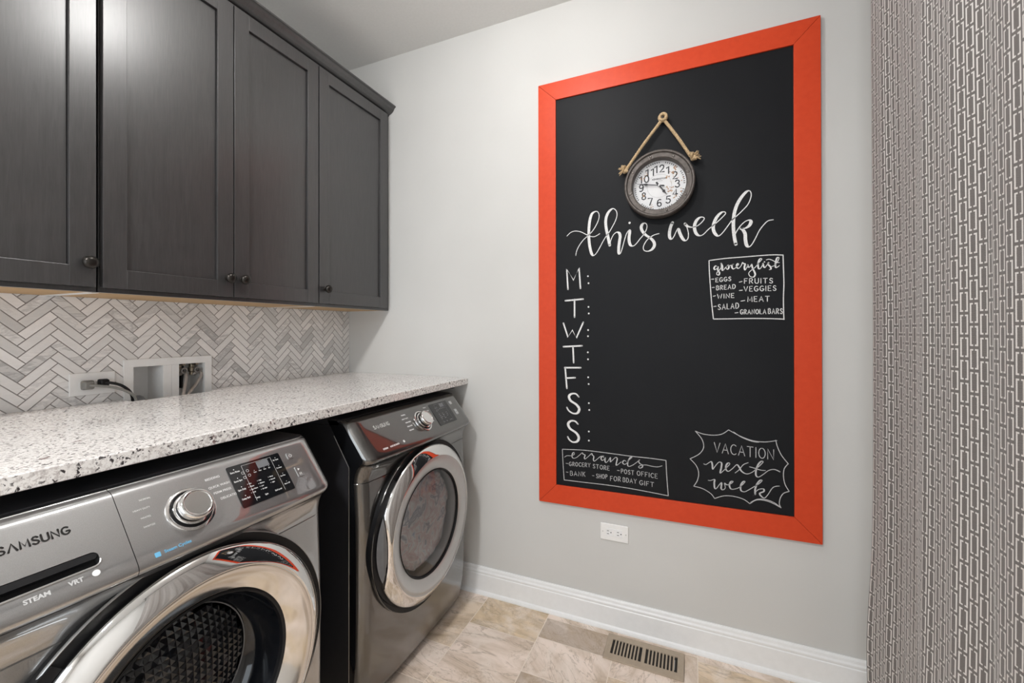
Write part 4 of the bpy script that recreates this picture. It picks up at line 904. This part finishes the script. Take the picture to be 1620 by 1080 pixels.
# laundry tumbling inside the dryer
def laundry(c):
    b = MB(); bm = bmesh.new(); bmesh.ops.create_icosphere(bm, subdivisions=6, radius=1.0)
    for v in bm.verts:
        n = v.co.normalized(); s = Vector((3.1, 1.7, 5.0))
        k = 1 + 0.16 * noise.noise(n * 2.2 + s) + 0.14 * abs(noise.noise(n * 5.0 + s)) + 0.07 * noise.noise(n * 11 + s)
        q = math.hypot(n.y, n.z) + 1e-6; rr = min(1.0, q * 1.18) ** 0.8 / q
        k2 = 1 + (k - 1) * 0.25
        v.co = Vector((math.copysign(abs(n.x) ** 0.4, n.x) * 0.080 * k, n.y * rr * 0.183 * k2, n.z * rr * 0.180 * k2))
    bm.verts.index_update(); b.add([v.co.copy() for v in bm.verts], [tuple(v.index for v in f.verts) for f in bm.faces]); bm.free()
    t = NT('mixed_laundry_fabric'); f = t.noise(t.coord('Object', (4, 4, 4)), 2.6, 3, 0.5, 1.4); g = t.noise(t.coord(), 400, 2)
    t.base(t.ramp(f, [(0.28, (0.55, 0.62, 0.74)), (0.38, (0.92, 0.92, 0.91)), (0.47, (0.80, 0.68, 0.69)), (0.53, (0.92, 0.92, 0.92)), (0.60, (0.48, 0.50, 0.56)), (0.68, (0.90, 0.90, 0.90))])); t.bump(g, 0.2, 0.001)
    o = b.build('laundry_load', t.set(0.85, spec=0.2), smooth=True, angle=0); o.location = c
    tag(o, 'mixed pale and blue laundry tumbling behind the dryer door glass', 'laundry', kind='stuff')
laundry((0.820 - 0.074, -0.428, 0.529))

# ------------------------------------------------------------------ chalkboard
cb = empty('chalkboard', (0, 0, 0)); tag(cb, 'tall orange red framed chalkboard on the painted wall with a chalk weekly planner', 'chalkboard')
TL, TR, BR, BL = (1.1494, 2.3889), (2.2168, 2.3995), (2.2231, 0.5106), (1.1540, 0.4976)
iTL, iTR, iBR, iBL = (1.2320, 2.3090), (2.1352, 2.3160), (2.1381, 0.5941), (1.2350, 0.5822)
for q in ((TL, TR, iTR, iTL), (TR, BR, iBR, iTR), (BR, BL, iBL, iBR), (BL, TL, iTL, iBL)):
    c = (sum(p[0] for p in q) / 4, sum(p[1] for p in q) / 4)
    MB().prism([(p[0] + (c[0] - p[0]) * 0.0006, p[1] + (c[1] - p[1]) * 0.0006) for p in q], -0.0150, -0.0006, 'y').build('frame_rail', MFRAME, cb, bevel=0.0009)
MB().prism([iTL, iTR, iBR, iBL], -0.0082, -0.0006, 'y').build('writing_surface', MBOARD, cb)
YB = -0.0085
MC = frame_mat((1.1, YB, 0.5), (1, 0, 0), (0, 0, 1), (0, -1, 0))
def sc(L): return [(a * 1e-4, b * 1e-4) for a, b in L]
def chalk(name, mb, m=None): return mb.build(name, m or MCHALK, cb, recalc=False)
hh = 0.0
def nh():
    global hh
    hh += 0.000008; return hh
b = MB()
script_stroke(b, sc(CH['t1'][0]), 0.0030, 0.0032, MC, nh())
for L in CH['t1'][1:]: script_stroke(b, sc(L), 0.0034, 0.0118, MC, nh())
for L in CH['t2']: script_stroke(b, sc(L), 0.0034, 0.0118, MC, nh())
dot(b, sc(CH['idots'])[0], 0.0048, MC, nh()); chalk('chalk_heading_lettering', b)
for i_, (k, st) in enumerate(CH['days']):
    b = MB()
    for L in st:
        if k == 's': script_stroke(b, sc(L), 0.0066, 0.0112, MC, nh())
        else: ribbon(b, sc(L), 0.0070, MC, nh())
    for p in sc(CH['dots'])[2 * i_:2 * i_ + 2]: dot(b, p, 0.0038, MC, nh())
    chalk('chalk_weekday_letter', b)
b = MB()
for L in CH['gbox']: ribbon(b, catmull(sc(L), 5), 0.0034, MC, nh())
for L in CH['gscr'][:-1]: script_stroke(b, sc(L), 0.0026, 0.0056, MC, nh())
script_stroke(b, sc(CH['gscr'][-1]), 0.0026, 0.003, MC, nh())
dot(b, sc(CH['idots'])[1], 0.0024, MC, nh())
for t, p, q, h in CH['gtx']: caps(b, t, *sc([p, q]), h * 1e-4, 0.0028, MC, nh(), 0.42)
for L in CH['gdash']: ribbon(b, sc(L), 0.0030, MC, nh())
chalk('chalk_grocery_lettering', b, MCHALK)
b = MB()
for L in CH['ebox']: ribbon(b, catmull(sc(L), 5), 0.0030, MC, nh())
for L in CH['escr']: script_stroke(b, sc(L), 0.0024, 0.0048, MC, nh())
for t, p, q, h in CH['etx']: caps(b, t, *sc([p, q]), h * 1e-4, 0.0024, MC, nh(), 0.40)
for L in CH['edash']: ribbon(b, sc(L), 0.0024, MC, nh())
chalk('chalk_errands_lettering', b, MCHALKT)
b = MB()
for L in CH['burst']: ribbon(b, catmull(sc(L), 6), 0.0028, MC, nh())
for L in CH['nscr']: script_stroke(b, sc(L), 0.0026, 0.0058, MC, nh())
for t, p, q, h in CH['vtx']: caps(b, t, *sc([p, q]), h * 1e-4, 0.0028, MC, nh())
chalk('chalk_vacation_lettering', b, MCHALKT)

# ------------------------------------------------------------------ wall clock on a rope
CK = (1.6725, -0.0125, 1.8605)
ck = empty('wall_clock', CK); tag(ck, 'round weathered metal clock with a rusty white dial hung by a rope on the chalkboard', 'clock')
MK = frame_mat((0, 0, 0), (1, 0, 0), (0, 0, 1), (0, -1, 0))
MB().lathe([(0, 0), (0.127, 0), (0.1325, 0.006), (0.1345, 0.014), (0.1345, 0.040), (0.1335, 0.046), (0.1300, 0.0490), (0.1255, 0.0488), (0.1225, 0.0455), (0.1215, 0.0425), (0.1190, 0.0420),
            (0.1100, 0.0432), (0.1060, 0.0428), (0.1030, 0.0400), (0.1022, 0.0340), (0.1022, 0.0090)], MK, 72).build('case', MIRON, ck, smooth=True)
riv = MB()
for k in range(8):
    a = 2 * PI * (k + 0.35) / 8; c = (0.1135 * math.cos(a), 0.1135 * math.sin(a))
    riv.lathe([(0, 0.0042), (0.0025, 0.0036), (0.0044, 0.0016), (0.0048, 0)], MK @ Matrix.Translation((c[0], c[1], 0.0425)), 12)
    for da in (-0.055, 0.055) if k % 2 == 0 else ():
        u, v = math.cos(a + da), math.sin(a + da)
        M = MK @ Matrix.Translation((0.112 * u, 0.112 * v, 0.0434)) @ Matrix.Rotation(a + da, 4, 'Z')
        riv.add([M @ Vector(p) for p in ((-0.008, -0.0004, -0.001), (0.007, -0.0004, -0.001), (0.007, 0.0004, -0.001), (-0.008, 0.0004, -0.001), (-0.008, -0.0004, 0.0002), (0.007, -0.0004, 0.0002), (0.007, 0.0004, 0.0002), (-0.008, 0.0004, 0.0002))],
                [(4, 5, 6, 7), (0, 1, 5, 4), (1, 2, 6, 5), (2, 3, 7, 6), (3, 0, 4, 7)])
riv.build('rivets', MRIVET, ck, smooth=True)
dial = MB().lathe([(0, 0.0100), (0.1022, 0.0100)], MK, 72).build('dial', MFACE, ck)
b = MB()
for n in range(1, 13):
    a = PI / 2 - n * PI / 6; r = 0.0690
    digits(b, str(n), r * math.cos(a), r * math.sin(a), 0.0285, 0.0048, MK, 0.0103)
text_mesh('KENSINGTON', 0.0092, T2(MK, 0, 0.0255), b, 0.95, 'CENTER', 0.0003, 0.0103)
text_mesh('STATION', 0.0045, T2(MK, 0.004, 0.0185), b, 0.95, 'CENTER', 0, 0.0103)
for k in range(72):
    if k % 9 in (7, 8): continue
    a = PI / 2 + 2 * PI * k / 72; u, v = math.cos(a), math.sin(a)
    ribbon(b, [(0.0925 * u, 0.0925 * v), (0.0965 * u, 0.0965 * v)], 0.0030, MK, 0.0103)
ribbon(b, [(0.047 * math.cos(t), 0.047 * math.sin(t)) for t in (2 * PI * k / 60 for k in range(61))], 0.0005, MK, 0.0103)
b.build('dial_lettering', MNUM, dial, recalc=False)
b = MB(); random.seed(21)
for gx, gy, gr, cnt in ((0.053, 0.048, 0.019, 14), (0.062, 0.066, 0.010, 6), (0.041, -0.016, 0.015, 16), (0.058, -0.054, 0.011, 8), (0.032, 0.031, 0.007, 5), (-0.066, 0.036, 0.010, 7), (-0.052, 0.055, 0.007, 4), (-0.062, -0.030, 0.006, 4), (-0.03, -0.080, 0.010, 6), (0.082, 0.02, 0.012, 6), (0.080, -0.025, 0.010, 5)):
    for k in range(cnt):
        t0 = random.uniform(0, 2 * PI); rr = gr * random.uniform(0, 1) ** 0.7
        cx, cy, r = gx + rr * math.cos(t0), gy + rr * math.sin(t0), random.uniform(0.0012, 0.0042)
        n = 14; ph = random.random() * 9
        f = [0.7 + 0.6 * noise.noise(Vector((math.cos(t) * 1.6 + ph, math.sin(t) * 1.6, ph))) for t in (2 * PI * j / n for j in range(n))]
        b.add([MK @ Vector((cx + r * f[j] * math.cos(2 * PI * j / n), cy + r * f[j] * math.sin(2 * PI * j / n), 0.01048 + 0.000004 * len(b.f))) for j in range(n)], [tuple(range(n))])
b.build('rust_spots', MRUST, dial, recalc=False)
def hand(name, ang, length, tail, w, h):
    a = PI / 2 - math.radians(ang); M = MK @ Matrix.Rotation(a, 4, 'Z')
    pl = [(-tail, -w * 0.35), (-tail * 0.9, -w * 0.6), (0, -w * 0.3), (length * 0.5, -w * 0.35), (length * 0.58, -w * 1.0), (length * 0.70, -w * 0.35), (length, -0.0003), (length, 0.0003), (length * 0.70, w * 0.35), (length * 0.58, w * 1.0), (length * 0.5, w * 0.35), (0, w * 0.3), (-tail * 0.9, w * 0.6), (-tail, w * 0.35)]
    bb = MB(); n = len(pl)
    bb.add([M @ Vector((x, y, h)) for x, y in pl] + [M @ Vector((x, y, h + 0.0008)) for x, y in pl], [tuple(range(n))[::-1], tuple(range(n, 2 * n))] + [(i, (i + 1) % n, n + (i + 1) % n, n + i) for i in range(n)])
    if name == 'minute_hand': bb.lathe([(0, 0.0010), (0.0026, 0.0008), (0.003, 0)], M @ Matrix.Translation((-tail, 0, h)), 12)
    return bb.build(name, MNUM, ck)
hand('hour_hand', 143.0, 0.050, 0.019, 0.0066, 0.0150)
mh = hand('minute_hand', 280.5, 0.088, 0.018, 0.0052, 0.0175)
MB().lathe([(0, 0.023), (0.003, 0.022), (0.0042, 0.019), (0.0042, 0.0100)], MK, 16).build('hand_pin', MSTEEL, ck, smooth=True)
def rope(pts, r=0.0064, turns=90.0):
    P = [Vector(p) for p in pts]; n = 60; b = MB(); L = (P[-1] - P[0]).length
    q = catmull(pts, max(2, n // (len(pts) - 1))); 
    for s in range(3):
        c = []; d = 0.0
        for i, p in enumerate(q):
            p = Vector(p); t = (Vector(q[min(i + 1, len(q) - 1)]) - Vector(q[max(i - 1, 0)])).normalized()
            if i: d += (p - Vector(q[i - 1])).length
            u = t.cross(Vector((0, 1, 0))).normalized(); v = t.cross(u)
            a = d * 2 * PI / 0.022 + s * 2 * PI / 3
            c.append(p + u * (r * 0.52 * math.cos(a)) + v * (r * 0.52 * math.sin(a)))
        b.tube(c, r * 0.56, 7)
    return b
NX, NZ = 1.6868 - CK[0], 2.1320 - CK[2]
KL, KR = (1.5380 - CK[0], 1.9420 - CK[2]), (1.7985 - CK[0], 1.9545 - CK[2])
rp = rope([(KL[0] + 0.008, -0.022, KL[1] + 0.002), ((KL[0] + NX) / 2, -0.020, (KL[1] + NZ) / 2 - 0.002), (NX - 0.006, -0.016, NZ - 0.012)])
q = rope([(KR[0] - 0.008, -0.022, KR[1] + 0.002), ((KR[0] + NX) / 2, -0.020, (KR[1] + NZ) / 2 - 0.003), (NX + 0.006, -0.016, NZ - 0.012)])
rp.add(q.v, q.f)
loop = [(NX + 0.0125 * math.cos(t), -0.017, NZ + 0.0125 * math.sin(t)) for t in (2 * PI * k / 16 for k in range(17))]
rp.tube(loop, 0.0070, 8, False); rp.tube([(x + 0.001, y - 0.007, z) for x, y, z in loop], 0.0056, 8, False)
random.seed(4)
for (kx, kz), sgn in ((KL, -1), (KR, 1)):
    for k in range(3):
        ph = k * 1.1
        rp.tube([(kx + 0.010 * math.cos(t + ph) * (1 if k else 0.6), -0.024 + 0.008 * math.sin(2 * t + ph), kz + 0.012 * math.sin(t)) for t in (2 * PI * j / 14 for j in range(15))], 0.0056, 7, False)
    for k in range(22):
        a = random.uniform(-0.9, 1.0) if sgn > 0 else PI + random.uniform(-1.2, 0.9)
        l = random.uniform(0.016, 0.030)
        rp.tube([(kx, -0.024, kz), (kx + l * 0.6 * math.cos(a), -0.024 + random.uniform(-0.006, 0.006), kz + l * 0.6 * math.sin(a)), (kx + l * math.cos(a), -0.024 + random.uniform(-0.009, 0.009), kz + l * math.sin(a) - 0.002)], 0.0015, 5)
rp.build('hanging_rope', MROPE, ck, smooth=True)
nl = MB().lathe([(0, 0.028), (0.0045, 0.027), (0.005, 0.025), (0.0028, 0.024), (0.0028, 0)], frame_mat((1.6868, -0.0083, 2.1320), (1, 0, 0), (0, 0, 1), (0, -1, 0)), 12).build('hanging_nail', MBRONZE, smooth=True)
tag(nl, 'dark nail on the chalkboard carrying the rope loop of the clock', 'nail')
